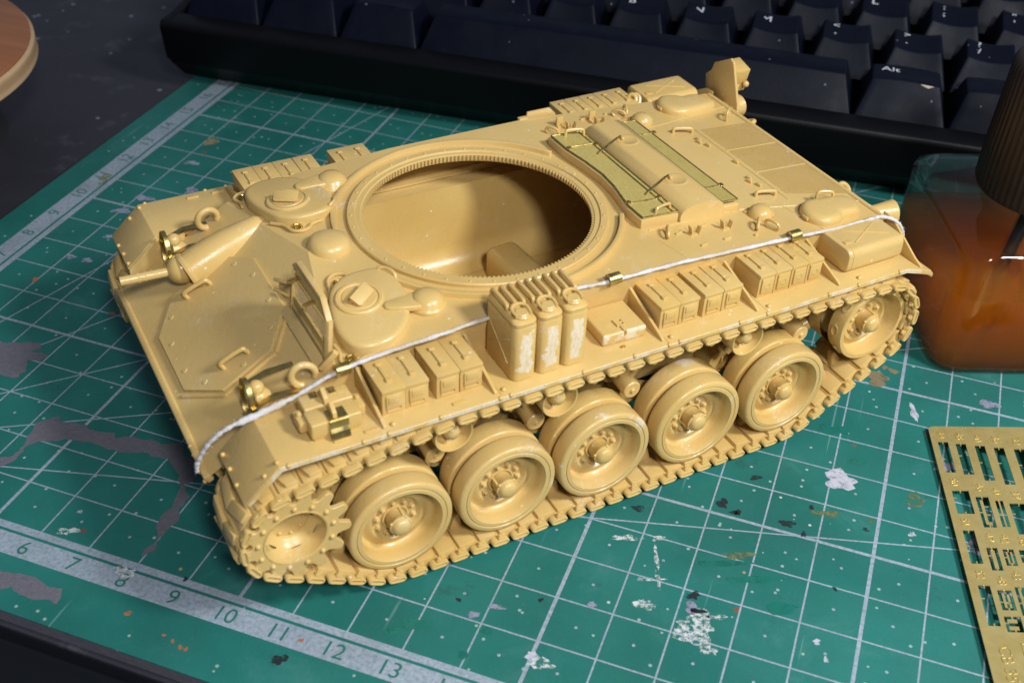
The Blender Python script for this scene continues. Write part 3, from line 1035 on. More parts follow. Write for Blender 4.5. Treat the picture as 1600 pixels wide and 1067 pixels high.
# ---- turret ring
b = MB()
m = Matrix.Translation((11, 0, 0))
b.lathe([(21.5, 42.0), (24.1, 42.0), (24.15, 43.55), (23.95, 43.75), (22.75, 43.75), (22.6, 43.45), (21.7, 43.45), (21.5, 43.3)], 128, m, closed=True)
ring = obj('turret_ring', b, 'tan', tank)
b = MB()
for i in range(168):
    a = 2 * PI * i / 168
    c_, s_ = math.cos(a), math.sin(a)
    rot = Matrix.Rotation(a, 3, 'Z')
    b.raw([tuple(Vector((11, 0, 0)) + rot @ Vector(q)) for q in [(21.55, -0.27, 42.4), (21.1, -0.13, 42.4), (21.1, 0.13, 42.4), (21.55, 0.27, 42.4),
                                                                (21.55, -0.27, 43.3), (21.1, -0.13, 43.3), (21.1, 0.13, 43.3), (21.55, 0.27, 43.3)]],
          [(0, 1, 2, 3), (4, 7, 6, 5), (0, 4, 5, 1), (1, 5, 6, 2), (2, 6, 7, 3), (3, 7, 4, 0)])
o = obj('ring_gear_teeth', b, 'tan', ring)
o['kind'] = 'stuff'
b = MB()
for i in range(36):
    a = 2 * PI * i / 36
    b.ball((11 + 23.3 * math.cos(a), 23.3 * math.sin(a), 43.72), 0.27, 8, 4)
obj('ring_bolts', b, 'tan', ring)
def arc_rail(a0, a1, r=26.6):
    b = MB()
    path = []
    for i in range(41):
        a = R(lerp(a0, a1, i / 40))
        x, y = 11 + r * math.cos(a), r * math.sin(a)
        path.append((x, y, max(roof_z(x, y), 42.6) + 0.25))
    v, f = [], []
    for i, q in enumerate(path):
        a = R(lerp(a0, a1, i / 40))
        n_ = Vector((math.cos(a), math.sin(a), 0)) * 0.45
        for off, dz in ((-n_, -1.0), (-n_, 0.75), (n_, 0.75), (n_, -1.0)):
            v.append(tuple(Vector(q) + off + Vector((0, 0, dz))))
    for i in range(40):
        for j in range(3):
            f.append((i * 4 + j, i * 4 + j + 1, i * 4 + 5 + j, i * 4 + 4 + j))
    f += [(0, 3, 2, 1), (160, 161, 162, 163)]
    b.raw(v, f, None, 0.15, 2, 40)
    obj('splash_rail', b, 'tan', ring)
arc_rail(-8, -150)
arc_rail(24, 152)

# ---- hatches and domes
def dome_poly(b, pts, rings, zf, ctr=None):
    c = Vector((sum(p[0] for p in pts) / len(pts), sum(p[1] for p in pts) / len(pts))) if ctr is None else Vector(ctr)
    n = len(pts)
    v, f = [], []
    for ins, h in rings:
        for p in pts:
            q = Vector((p[0], p[1]))
            dd = c - q
            q = q + dd.normalized() * min(ins, dd.length * 0.95)
            v.append((q.x, q.y, zf(q.x, q.y) + h))
    v.append((c.x, c.y, zf(c.x, c.y) + rings[-1][1] + 0.02))
    for k_ in range(len(rings) - 1):
        for i in range(n):
            j = (i + 1) % n
            f.append((k_ * n + i, k_ * n + j, (k_ + 1) * n + j, (k_ + 1) * n + i))
    t = (len(rings) - 1) * n
    f += [(t + i, t + (i + 1) % n, len(v) - 1) for i in range(n)]
    b.raw(v, f)

HATCH = [(45.9, 14.5), (47.4, 20), (47.6, 24), (46.6, 26.8), (44.4, 28.1), (41.7, 28.3), (38.9, 27.4), (36, 24.6), (33.9, 19.6), (33.9, 14.2), (35.6, 10.9), (38.8, 10.1), (41.9, 10.4), (44.3, 12)]
def hatch(s):
    pts = [(p.x, p.y * s) for p in smooth_path([(x, y, 0) for x, y in HATCH], 5, True)]
    # a hatch is flat: it takes the tilt of the roof plate below it
    zf = lambda x, y: 42.65 - 0.055 * (x - 41) - 0.085 * (abs(y) - 19)
    b = MB()
    dome_poly(b, pts, [(0, -1.2), (0, 0.55), (0.12, 0.85), (0.45, 1.08), (1.0, 1.2)], zf)
    h = obj('driver_hatch', b, 'tan', tank, smooth=40)
    px, py = 41.6, 17.2 * s
    nrm = Vector((0.055, 0.085 * s, 1)).normalized()
    m = Matrix.Translation((px, py, zf(px, py) + 1.15)) @ nrm.to_track_quat('Z', 'Y').to_matrix().to_4x4()
    b = MB()
    b.lathe([(4.05, -0.2), (4.05, 0.3), (3.8, 0.5), (3.35, 0.5), (3.2, 0.3), (2.9, 0.3), (2.8, 0.45), (2.4, 0.45), (0, 0.45)], 40, m)
    d_ = obj('periscope_disc', b, 'putty', h)
    b = MB()
    for i in range(12):
        a = 2 * PI * i / 12
        b.ball(m @ Vector((2.0 * math.cos(a), 2.0 * math.sin(a), 0.45)), 0.13, 6, 4)
    obj('disc_rivets', b, 'tan', d_)
    b = MB()
    m2 = m @ Matrix.Rotation(R(-20 * s), 4, 'Z') @ Matrix.Translation((0.35, 0, 0.9)) @ Matrix.Rotation(R(28), 4, 'Y')
    b.prism([(-1.1, -2.3), (0.9, -2.3), (1.25, -1.9), (1.25, 1.9), (0.9, 2.3), (-1.1, 2.3)], 0.36, m2 @ Matrix.Translation((0, 0, 0.3)), 0.1)
    b.prism([(-0.9, -2.1), (-0.5, -2.1), (-0.5, 2.1), (-0.9, 2.1)], 1.0, m2 @ Matrix.Translation((0, 0, -0.75)), 0.08)
    for q_ in (-2.1, 1.8):
        b.prism([(-0.7, q_), (0.9, q_), (0.9, q_ + 0.3), (-0.7, q_ + 0.3)], 0.7, m2 @ Matrix.Translation((0, 0, -0.4)), 0.06)
    obj('periscope_flap', b, 'putty', d_)
    # dome of the hatch arm
    zd = roof_z(31.3, 21.6 * s)
    b = MB()
    b.lathe([(3.25, -0.5), (3.25, 0.35), (3.05, 0.6), (2.95, 0.7), (2.7, 1.5), (2.0, 2.1), (1.0, 2.4), (0, 2.45)], 36, Matrix.Translation((31.3, 21.6 * s, zd)))
    arm = [(33.0, 19.6 * s), (38.0, 19.9 * s), (38.8, 20.6 * s), (38.8, 21.6 * s), (38.1, 22.3 * s), (33.2, 23.8 * s)]
    if s < 0:
        arm = arm[::-1]
    b.prism(arm, 1.1, Matrix.Translation((0, 0, zd + 0.6)), 0.3, 3)
    obj('hatch_pivot', b, 'tan', h)
    # hinge springs in their bent wire guards
    for c_, path in (((42.4, 9.9), [(46.2, 13.7), (44.6, 11.5), (43.9, 8.8), (42.4, 7.7), (40.9, 8.1), (39.9, 9.2), (38.0, 9.5)]),
                     ((47.2, 27.3), [(48.5, 23.4), (48.4, 25.4), (48.9, 27.3), (48.2, 28.5), (46.9, 28.8), (45.4, 28.4), (43.8, 28.6)])):
        b = MB()
        b.tube(smooth_path([(x, y * s, roof_z(x, y) + 0.4) for x, y in path], 5), 0.33, 8)
        obj('wire_guard', b, 'tan', h)
        b = MB()
        m3 = Matrix.Translation((c_[0], c_[1] * s, roof_z(*c_) + 0.1))
        b.lathe([(0.95, -0.3), (0.95, 0.25), (0.7, 0.35), (0.6, 0.2), (0.3, 0.2), (0, 0.3)], 16, m3)
        b.box(m3 @ Vector((0, 0, 0.35)), (1.9, 0.25, 0.2), Matrix.Rotation(R(40), 3, 'Z'), 0.05)
        b.box(m3 @ Vector((0, 0, 0.35)), (1.9, 0.25, 0.2), Matrix.Rotation(R(-50), 3, 'Z'), 0.05)
        obj('brass_hinge_washer', b, 'brass', h)
    b = MB()
    zl = 43.4
    b.tube(smooth_path([(36.0, 11.6 * s, zl - 0.6), (35.7, 11.3 * s, zl + 1.2), (34.6, 12.0 * s, zl + 1.5), (33.8, 13.7 * s, zl + 1.2), (33.9, 14.8 * s, zl - 0.6)], 5), 0.33, 8)
    obj('hatch_handle', b, 'tan', h)
for s in (1, -1):
    hatch(s)
b = MB()
b.lathe([(3.95, -0.6), (3.95, 0.25), (3.85, 0.9), (3.4, 1.7), (2.6, 2.15), (1.2, 2.4), (0, 2.45)], 48, Matrix.Translation((39.9, -0.8, 42.9)))
obj('ventilator_dome', b, 'tan', tank)

# ---- driver's windscreen hood on the glacis edge
def quad_slab(b, P4, th, bev=0.12):
    """slab with outline P4 (3-D points, flat) thickened along its normal"""
    P4 = [Vector(q) for q in P4]
    nrm = (P4[1] - P4[0]).cross(P4[-1] - P4[0]).normalized() * th
    n = len(P4)
    v = [tuple(q) for q in P4] + [tuple(q + nrm) for q in P4]
    f = [tuple(range(n)), tuple(range(n, 2 * n))] + [(i, (i + 1) % n, n + (i + 1) % n, n + i) for i in range(n)]
    b.raw(v, f, None, bev, 2)
hood = empty('driver_hood', (0, 0, 0), parent=tank)
b = MB()
quad_slab(b, [gp(52.3, 8.2, 0.1), gp(52.3, 25.6, 0.1), gp(49.6, 25.6, 0.1), gp(49.6, 8.2, 0.1)], 0.5)
obj('hood_sill', b, 'putty', hood)
H0 = Vector((50.6, 0, 40.3))
def hp(y, h, off=0.0):      # point on the upright plate, leaning a little to the rear
    return Vector((50.6 - h * 0.10 + off, y, 40.1 + h))
def bar(b, a, c, w, th):
    a, c = Vector(a), Vector(c)
    d = (c - a)
    m = Matrix.Translation((a + c) / 2) @ d.to_track_quat('X', 'Z').to_matrix().to_4x4()
    b.raw([(x * (d.length / 2 + w * .3), y, z) for x, y, z in [(-1, -th, -w), (1, -th, -w), (1, th, -w), (-1, th, -w), (-1, -th, w), (1, -th, w), (1, th, w), (-1, th, w)]],
          [(0, 3, 2, 1), (4, 5, 6, 7), (0, 1, 5, 4), (1, 2, 6, 5), (2, 3, 7, 6), (3, 0, 4, 7)], m, 0.12)
b = MB()
fr = [(10.2, 0.6), (10.6, 8.6), (12.2, 9.8), (22.6, 9.8), (25.4, 7.4), (25.8, 0.6)]
for a, c in zip(fr, fr[1:]):
    bar(b, hp(*a), hp(*c), 0.55, 0.5)
bar(b, hp(10.2, 0.9), hp(25.8, 0.9), 0.55, 0.5)
hf = obj('hood_frame', b, 'putty', hood)
b = MB()
quad_slab(b, [hp(11, 1.2), hp(25, 1.2), hp(25, 3.2), hp(11, 3.2)], 0.4)
quad_slab(b, [hp(11, 7.3), hp(24.6, 7.3), hp(22.5, 9.4), hp(12, 9.4)], 0.4)
bar(b, hp(12, 3.4, 0.4), hp(24.6, 3.4, 0.4), 0.25, 0.25)
bar(b, hp(12, 7.1, 0.4), hp(24.6, 7.1, 0.4), 0.25, 0.25)
obj('window_surround', b, 'tan', hood)
k = NT('clear_styrene')
k.set(Base_Color=(0.95, 0.96, 0.95), Roughness=0.12, IOR=1.2, Transmission_Weight=0.9)
M['clear'] = k.m
b = MB()
quad_slab(b, [hp(11.8, 3.3, 0.1), hp(24.4, 3.3, 0.1), hp(24.4, 7.2, 0.1), hp(11.8, 7.2, 0.1)], 0.2, 0.0)
obj('window_pane', b, 'clear', hood)
for y in (12.8, 20.0):
    b = MB()
    for dz in (-0.35, 0.35):
        b.box(hp(y, 7.6, 1.3) + Vector((0, dz, dz * .3)), (1.9, 0.18, 0.5), Matrix.Rotation(R(14), 3, 'Y'), 0.03)
    obj('brass_hinge', b, 'brass', hood)
b = MB()
quad_slab(b, [hp(9.6, 0.8, 0.3), hp(7.0, 1.6, 1.6), hp(7.0, 4.2, 1.6), hp(9.6, 5.0, 0.3)], 0.35)
bar(b, hp(9.4, 4.6, 0.6), hp(6.9, 4.6, 2.4), 0.25, 0.25)
bar(b, hp(9.4, 2.2, 0.6), hp(6.9, 2.6, 2.4), 0.25, 0.25)
obj('wiper_bracket', b, 'tan', hood)
b = MB()
bar(b, gp(51.6, 26.2, 0.6), gp(48.6, 27.3, 2.2), 0.5, 0.5)
obj('hood_prop', b, 'tan', hood)

# ---- lifting hooks and headlights
def hook(s):
    b = MB()
    f1, f2 = gp(55.4, 25.6 * s, -0.2), gp(52.6, 25.9 * s, -0.2)
    c = (f1 + f2) / 2 + GN * 1.7
    ex = (f1 - f2).normalized()
    path = []
    for i in range(15):
        a = R(-52 + 284 * i / 14)
        path.append(c + (ex * math.cos(a) + GN * math.sin(a)) * 1.95 + Vector((0, -0.25 * s, 0)) * math.sin(a))
    b.tube(path, [0.62] * 15, 12)
    obj('lifting_hook', b, 'tan', tank)

def headlight(s):
    root = empty('headlight', (0, 0, 0), parent=tank)
    yc = 23.6 * s
    b = MB()
    c1 = gp(60.6, yc + 0.2, 2.2)
    m = Matrix.Translation(c1) @ Vector((1, 0, 0.1)).to_track_quat('Z', 'Y').to_matrix().to_4x4()
    b.lathe([(0, -2.0), (1.0, -1.8), (1.7, -1.0), (1.95, 0), (1.95, 0.9), (1.75, 1.0), (1.6, 0.8), (0, 1.1)], 28, m)
    b.cyl(gp(60.0, yc, -0.3), c1, 0.6, 0.6, 12)
    obj('lamp_body', b, 'tan', root)
    b = MB()
    c2 = c1 + Vector((0.3, 0.1, 2.2))
    b.ball(c2, 1.3, 20, 12)
    b.cyl(c1, c2, 0.6, 0.5, 12)
    b.cyl(c2 + Vector((0.3, 0.5 * s, -0.8)), c2 + Vector((0.3, 1.9 * s, -0.8)), 0.55, 0.5, 12)
    obj('marker_lamp', b, 'tan', root)
    # etched brass brush guard: closed band standing on the glacis, two stays
    def band(b, path, w, th):
        v, f = [], []
        for q, nv in path:
            q, nv = Vector(q), Vector(nv)
            for sx, st in ((-1, -1), (1, -1), (1, 1), (-1, 1)):
                v.append(tuple(q + Vector((sx * w / 2, 0, 0)) + nv * (st * th / 2)))
        n = len(path)
        for i in range(n - 1):
            for j in range(4):
                f.append((i * 4 + j, i * 4 + (j + 1) % 4, i * 4 + 4 + (j + 1) % 4, i * 4 + 4 + j))
        f += [(0, 1, 2, 3), ((n - 1) * 4, (n - 1) * 4 + 3, (n - 1) * 4 + 2, (n - 1) * 4 + 1)]
        b.raw(v, f)
    b = MB()
    path = []
    gx0 = 63.6
    cz = glacis_z(gx0) + 3.9
    for i in range(33):
        a = 2 * PI * i / 32 - PI / 2
        nv = (0, math.cos(a), math.sin(a))
        path.append(((gx0, yc + 2.9 * math.cos(a), cz + 3.9 * math.sin(a)), nv))
    band(b, path, 0.75, 0.11)
    b.box((gx0, yc, cz - 3.7), (1.4, 3.0, 0.16), None, 0.02)
    obj('guard_band', b, 'brass', root)
    for dy, (ex_, ey_), hh in ((-2.9, (54.6, yc - 3.0), 0.4), (2.9, (55.6, yc + 2.9), 0.4)):
        b = MB()
        p0 = Vector((gx0 + 0.2, yc + dy, cz + 0.3))
        p1 = gp(ex_, ey_, hh)
        mid = (p0 + p1) / 2 + Vector((0, 0, 0.8))
        pts = [p0, mid, p1]
        for a, c in zip(pts, pts[1:]):
            d = c - a
            mm = Matrix.Translation((a + c) / 2) @ d.to_track_quat('X', 'Y').to_matrix().to_4x4()
            L_ = d.length / 2
            b.raw([(-L_, -0.08, -0.55), (L_, -0.08, -0.55), (L_, 0.08, -0.55), (-L_, 0.08, -0.55), (-L_, -0.08, 0.55), (L_, -0.08, 0.55), (L_, 0.08, 0.55), (-L_, 0.08, 0.55)],
                  [(0, 3, 2, 1), (4, 5, 6, 7), (0, 1, 5, 4), (1, 2, 6, 5), (2, 3, 7, 6), (3, 0, 4, 7)], mm)
        obj('guard_stay', b, 'brass', root)
for s in (1, -1):
    hook(s)
    headlight(s)

# ---- stowage on the fenders
FZ = 35.7
def make_ammo(w, d, h, style):
    """ammunition box standing at the origin, latch side towards +y"""
    b = MB()
    b.box((0, 0, h / 2 - 0.1), (w, d, h - 0.2), None, 0.12)
    root = obj('ammo_box', b, 'tan', tank)
    b = MB()
    b.box((0, 0.05, h - 0.45), (w + 0.14, d + 0.25, 0.75), None, 0.16)
    lid = obj('lid', b, 'tan', root)
    b = MB()
    b.box((0, -0.1, h + 0.02), (0.6, d * 0.52, 0.45), None, 0.1)
    for t in (-0.26, 0.26):
        b.box((0, -0.1 + d * t, h + 0.06), (0.95, 0.8, 0.62), None, 0.12)
    obj('carrying_strap', b, 'tan', lid)
    b = MB()
    if style == 0:
        b.box((0, d / 2 + 0.05, h * 0.52), (w * 0.68, 0.5, h * 0.5), None, 0.1)
        b.box((0, d / 2 + 0.14, h * 0.60), (w * 0.5, 0.6, h * 0.26), None, 0.08)
        b.ball((0, d / 2 + 0.32, h * 0.52), 0.16, 8, 4)
        b.tube([(-w * .3, d / 2 + .08, h * .28), (-w * .3, d / 2 + .08, h * .14), (w * .3, d / 2 + .08, h * .14), (w * .3, d / 2 + .08, h * .28)], 0.13, 6)
    else:
        b.box((0, d / 2 + 0.05, h * 0.5), (w * 0.72, 0.55, h * 0.62), None, 0.1)
        m = Matrix.Translation((0, d / 2 + 0.2, h * 0.5)) @ Matrix.Rotation(R(-90), 4, 'X')
        b.lathe([(0.85, -0.1), (0.85, 0.12), (0.7, 0.2), (0.45, 0.2), (0.4, 0.05), (0, 0.05)], 18, m)
    obj('latch_plate', b, 'tan', root)
    return root
boxA = make_ammo(3.95, 8.2, 5.0, 0)
boxC = make_ammo(3.5, 8.0, 5.0, 1)
near_a = [44.2, 40.2, 34.9, 30.8]
near_b = [-7.3, -11.4, -16.4, -20.6]
near_c = [-28.6, -32.2, -35.9, -39.5]
first = True
for x in near_a + near_b:
    lc = (x, 33.0, FZ - 0.05)
    rz_ = (0, 0, R(random.uniform(-0.7, 0.7)))
    if first:
        boxA.location = tuple(c * S for c in lc)
        first = False
    else:
        copy_tree(boxA, tank, lc, rz_)
first = True
for x in near_c:
    lc = (x, 32.6, FZ - 0.05)
    if first:
        boxC.location = tuple(c * S for c in lc)
        first = False
    else:
        copy_tree(boxC, tank, lc, (0, 0, 0))
for x in (44.0, 39.9, 35.8, 31.6, 24.2, 20.4):
    copy_tree(boxA, tank, (x, -33.9, FZ - 0.05), (0, 0, PI))
for x in (-27.6, -31.3, -35.0, -38.7, -42.3):
    copy_tree(boxC, tank, (x, -33.9, FZ + 0.2), (0, 0, PI))

def rrect(w, d, r, n=6):
    pts = []
    for cx, cy, a0 in ((w / 2 - r, d / 2 - r, 0), (-w / 2 + r, d / 2 - r, 90), (-w / 2 + r, -d / 2 + r, 180), (w / 2 - r, -d / 2 + r, 270)):
        for i in range(n + 1):
            a = R(a0 + 90 * i / n)
            pts.append((cx + r * math.cos(a), cy + r * math.sin(a)))
    return pts
# upright jerrycans: spout towards +y
def make_can():
    w, d, h = 4.45, 10.2, 10.6
    b = MB()
    flatz = lambda x, y: 0.0
    pts = rrect(w, d, 1.25, 7)
    dome_poly(b, pts, [(0.25, 0.0), (0, 0.25), (0, h - 0.35), (0.15, h - 0.05), (0.3, h), (0.12, h + 0.12), (0.12, h + 0.7), (0.5, h + 1.0), (1.1, h + 1.1)], flatz, (0, 0))
    b.box((w / 2 - 0.02, -0.3, 5.2), (0.25, 8.4, 0.22), Matrix.Rotation(R(35), 3, 'X'), 0.08)
    b.box((w / 2 - 0.02, -0.3, 5.2), (0.25, 8.4, 0.22), Matrix.Rotation(R(-35), 3, 'X'), 0.08)
    b.box((-w / 2 + 0.02, -0.3, 5.2), (0.25, 8.4, 0.22), Matrix.Rotation(R(35), 3, 'X'), 0.08)
    b.box((-w / 2 + 0.02, -0.3, 5.2), (0.25, 8.4, 0.22), Matrix.Rotation(R(-35), 3, 'X'), 0.08)
    root = obj('jerrycan', b, 'can', tank, smooth=40)
    zt = h + 1.0
    for x in (-1.5, 0.0, 1.5):
        b = MB()
        b.tube(smooth_path([(x, -4.4, zt - 0.4), (x, -4.2, zt + 0.7), (x, -3.4, zt + 1.15), (x, 0.2, zt + 1.15), (x, 1.0, zt + 0.8), (x, 1.2, zt - 0.3)], 4), 0.36, 8)
        b.box((x, -1.6, zt + 0.1), (0.36, 4.6, 0.7), None, 0.1)
        obj('handle_bar', b, 'tan', root)
    b = MB()
    b.cyl((0, 3.1, zt - 0.3), (0, 3.1, zt + 0.55), 1.35, 1.35, 24, 0.2)
    b.cyl((0, 3.1, zt + 0.5), (0, 3.1, zt + 0.85), 1.15, 1.1, 24, 0.15)
    cap_ = obj('spout_cap', b, 'tan', root)
    b = MB()
    b.tube(smooth_path([(-1.25, 3.9, zt + 0.7), (-1.35, 2.2, zt + 0.95), (-0.6, 1.35, zt + 1.1), (0.6, 1.35, zt + 1.1), (1.35, 2.2, zt + 0.95), (1.25, 3.9, zt + 0.7)], 4), 0.3, 8)
    b.box((0, 1.1, zt + 0.6), (1.6, 0.8, 0.9), None, 0.15)
    obj('cap_clamp', b, 'tan', cap_)
    return root
can0 = make_can()
for i, x in enumerate((21.9, 17.2, 12.4)):
    lc = (x, 33.7, FZ - 0.02)
    if i == 0:
        can0.location = tuple(c * S for c in lc)
    else:
        copy_tree(can0, tank, lc, (0, 0, R((0.6, -0.5)[i - 1])))
# jerrycans lying on the rear fenders
def make_lying():
    b = MB()
    pts = rrect(9.3, 4.9, 1.5, 6)             # section in y,z ; extruded along x
    m = Matrix(((0, 0, 1, 0), (1, 0, 0, 0), (0, 1, 0, 0), (0, 0, 0, 1)))
    rr_ = [(0.5, -6.7), (0.12, -6.5), (0, -6.1), (0, 5.6), (0.12, 5.7), (0, 5.8), (0, 6.1), (0.2, 6.6), (0.7, 6.8)]
    bb = MB()
    dome_poly(bb, pts, rr_, lambda x, y: 0.0, (0, 0))
    n_ = len(pts)
    bb.bm.verts.ensure_lookup_table()
    bb.bm.faces.new([bb.bm.verts[i] for i in range(n_)])
    b.merge(bb.bm, Matrix.Translation((0, 0, 2.45)) @ m)
    root = obj('lying_jerrycan', b, 'tan', tank, smooth=40)
    b = MB()
    b.box((-0.5, 0, 4.9), (9.0, 0.25, 0.3), Matrix.Rotation(R(28), 3, 'Z'), 0.1)
    b.box((-0.5, 0, 4.9), (9.0, 0.25, 0.3), Matrix.Rotation(R(-28), 3, 'Z'), 0.1)
    b.box((5.0, 1.6, 4.95), (1.6, 1.0, 0.3), None, 0.1)
    obj('pressed_cross', b, 'tan', root)
    return root
ly = make_lying()
ly.location = tuple(c * S for c in (-53.4, 33.1, FZ))
copy_tree(ly, tank, (-53.2, -34.0, FZ + 0.4), (0, 0, 0))
# canvas pouch
b = MB()
b.box((0, 0, 1.15), (8.6, 8.4, 2.3), None, 0.5, 3)
pouch = obj('flat_case', b, 'box_rub', tank, (1.5, 33.0, FZ), (0, 0, R(-2)))
b = MB()
b.tube([(-0.7, 1.0, 2.45), (-0.7, 2.6, 2.45), (0.7, 2.6, 2.45), (0.7, 1.0, 2.45)], 0.22, 6, True)
b.box((0, 1.8, 2.4), (1.4, 0.4, 0.4), None, 0.1)
b.box((0, 3.2, 2.4), (0.7, 1.8, 0.4), None, 0.12)
obj('buckle', b, 'tan', pouch)
b = MB()
b.box((0, 4.25, 1.9), (0.35, 0.2, 0.8), None, 0.03)
b.box((1.0, 5.4, 0.15), (0.8, 0.5, 0.3), None, 0.05)
obj('brass_tab', b, 'brass', pouch)
# wooden jack blocks in brass straps
blk = empty('jack_block', (0, 0, 0.5), parent=tank)
b = MB()
b.box((53.8, 32.6, 37.2), (8.0, 3.5, 2.8), None, 0.3, 3)
obj('block', b, 'tan', blk)
b = MB()
b.box((54.1, 36.5, 37.2), (8.2, 3.7, 2.8), None, 0.3, 3)
b.box((54.1, 36.6, 35.7), (7.4, 3.0, 1.2), None, 0.2, 2)
obj('block', b, 'tan', blk)
for x in (49.2, 58.7):
    b = MB()
    b.box((x, 34.6, 36.9), (1.3, 3.4, 2.0), None, 0.3, 2)
    b.ball((x, 34.2, 38.0), 0.5, 10, 5)
    obj('end_cleat', b, 'tan', blk)
for y in (32.9, 36.6):
    b = MB()
    b.prism([(-1.7, 0), (1.7, 0), (1.4, 1.2), (-0.2, 2.2), (-1.5, 0.5)], 0.7, Matrix.Translation((53.9, y, 38.5)) @ Matrix.Rotation(R(90), 4, 'Z') @ Matrix.Rotation(R(90), 4, 'X'), 0.12)
    obj('strap_fin', b, 'tan', blk)
b = MB()
pth = [(36.0, 38.75), (38.45, 38.75), (38.6, 38.55), (38.6, 37.2), (39.0, 36.6), (39.3, 35.5)]
for (ya, za), (yb, zb) in zip(pth, pth[1:]):
    quad_slab(b, [(52.3, ya, za), (55.3, ya, za), (55.3, yb, zb), (52.3, yb, zb)], 0.14, 0.0)
obj('brass_strap', b, 'brass', blk)
b = MB()
b.box((55.4, 31.6, 38.72), (1.2, 1.5, 0.14), None, 0.02)
b.box((52.4, 31.6, 38.72), (1.2, 1.5, 0.14), None, 0.02)
obj('brass_strap', b, 'brass', blk)

# ---- engine deck
def deck_z(x):
    return roof_z(x, 0)
grl = empty('engine_grille', (0, 0, 0), parent=tank)
front = [(-14.2, -17.2), (-14.3, -10.5), (-15.2, -5.2), (-15.7, 0.5), (-15.3, 5.2), (-14.5, 9), (-13.8, 12.5), (-13.9, 17.3)]
outl = front + [(-21.7, 17.3), (-21.5, -17.2)]
def deck_prism(b, pts, h0, h1, bev):
    n = len(pts)
    v = [(x, y, deck_z(x) + h0) for x, y in pts] + [(x, y, deck_z(x) + h1) for x, y in pts]
    f = [tuple(range(n)), tuple(range(n, 2 * n))] + [(i, (i + 1) % n, n + (i + 1) % n, n + i) for i in range(n)]
    b.raw(v, f, None, bev, 2)
b = MB()
deck_prism(b, [(x + (0.5 if x > -20 else 0), y * 1.02) for x, y in outl], -0.4, 1.9, 0.25)
obj('grille_base', b, 'tan', grl)
b = MB()
deck_prism(b, outl, 1.95, 2.15, 0.0)
obj('brass_gauze', b, 'brass_mesh', grl)
b = MB()
rim = outl + [outl[0]]
for (xa, ya), (xb, yb) in zip(rim, rim[1:]):
    b.tube([(xa, ya, deck_z(xa) + 2.18), (xb, yb, deck_z(xb) + 2.18)], 0.17, 6)
for y in (-11.6, 12.0):
    b.tube([(-14.6, y, deck_z(-14.6) + 2.22), (-21.5, y, deck_z(-21.5) + 2.22)], 0.17, 6)
b.tube([(-20.6, -17, deck_z(-20.6) + 2.2), (-20.6, 17, deck_z(-20.6) + 2.2)], 0.17, 6)
for (x, y) in ((-14.9, -11.2), (-14.3, 11.6), (-21.3, -11.2), (-21.3, 11.6)):
    b.box((x, y, deck_z(x) + 2.3), (0.9, 0.7, 0.35), Matrix.Rotation(R(20), 3, 'Z'), 0.05)
obj('brass_frame', b, 'brass', grl)
# long rounded hump between the grilles
b = MB()
sec = [(-21.9, -0.4), (-22.0, 1.7), (-22.5, 2.5), (-23.4, 3.05), (-25, 3.3), (-27, 3.35), (-29, 3.3), (-30.6, 3.0), (-31.4, 2.4), (-31.9, 1.6), (-32.0, -0.4)]
v, f = [], []
ys = [-18.4, -18.2, -17.6, 17.4, 17.9, 18.1]
hs = [0.0, 0.75, 1.0, 1.0, 0.97, 0.0]
for y, h_ in zip(ys, hs):
    for x, z in sec:
        v.append((x, y, deck_z(-27) + (z * h_ if z > 0 else z)))
n = len(sec)
for i in range(len(ys) - 1):
    for j in range(n - 1):
        f.append((i * n + j, i * n + j + 1, (i + 1) * n + j + 1, (i + 1) * n + j))
f += [tuple(range(n)), tuple(range((len(ys) - 1) * n, len(ys) * n))]
b.raw(v, f)
b.box((-33.8, 0, deck_z(-33.8) + 0.6), (4.2, 35.0, 1.5), Matrix.Rotation(R(-4), 3, 'Y'), 0.2)
hump = obj('engine_cover', b, 'tan', tank, smooth=50)
for y in (-8.8, 8.5):
    b = MB()
    m = Matrix.Translation((-27.2, y, deck_z(-27) + 3.3))
    b.lathe([(2.4, -0.3), (2.4, 0.0), (2.2, 0.12), (1.75, 0.12), (1.6, 0.05), (0, 0.08)], 32, m)
    b.ball((-26.3, y - 0.6, deck_z(-27) + 3.6), 0.42, 10, 6)
    b.ball((-26.5, y - 2.2 + 1.0, deck_z(-27) + 3.5), 0.36, 10, 6)
    fc = obj('filler_cap', b, 'tan', hump)
    b = MB()
    b.tube(smooth_path([(-26.2, y - 1.4, deck_z(-27) + 3.8), (-24.5, y - 0.6, deck_z(-27) + 3.7), (-21.0, y + 1.0, deck_z(-21) + 2.9), (-19.2, y + 1.6, deck_z(-19) + 2.3)], 5), 0.2, 6)
    obj('brass_stay', b, 'brass', fc)
# narrow rear grille
gr2 = empty('rear_grille', (0, 0, 0), parent=tank)
b = MB()
deck_prism(b, [(-31.9, -18.2), (-35.2, -18.2), (-35.6, 17.2), (-31.9, 17.2)], 2.0, 2.2, 0.0)
obj('brass_gauze', b, 'brass_mesh', gr2)
b = MB()
q = [(-31.9, -18.2), (-35.2, -18.2), (-35.6, 17.2), (-31.9, 17.2), (-31.9, -18.2)]
for (xa, ya), (xb, yb) in zip(q, q[1:]):
    b.tube([(xa, ya, deck_z(xa) + 2.22), (xb, yb, deck_z(xb) + 2.22)], 0.16, 6)
for y in (-12.0, 11.5):
    b.tube([(-31.8, y, deck_z(-32) + 2.25), (-35.6, y, deck_z(-35.5) + 2.25)], 0.15, 6)
    b.box((-35.8, y, deck_z(-35.5) + 2.3), (0.7, 0.9, 0.4), None, 0.05)
obj('brass_frame', b, 'brass', gr2)

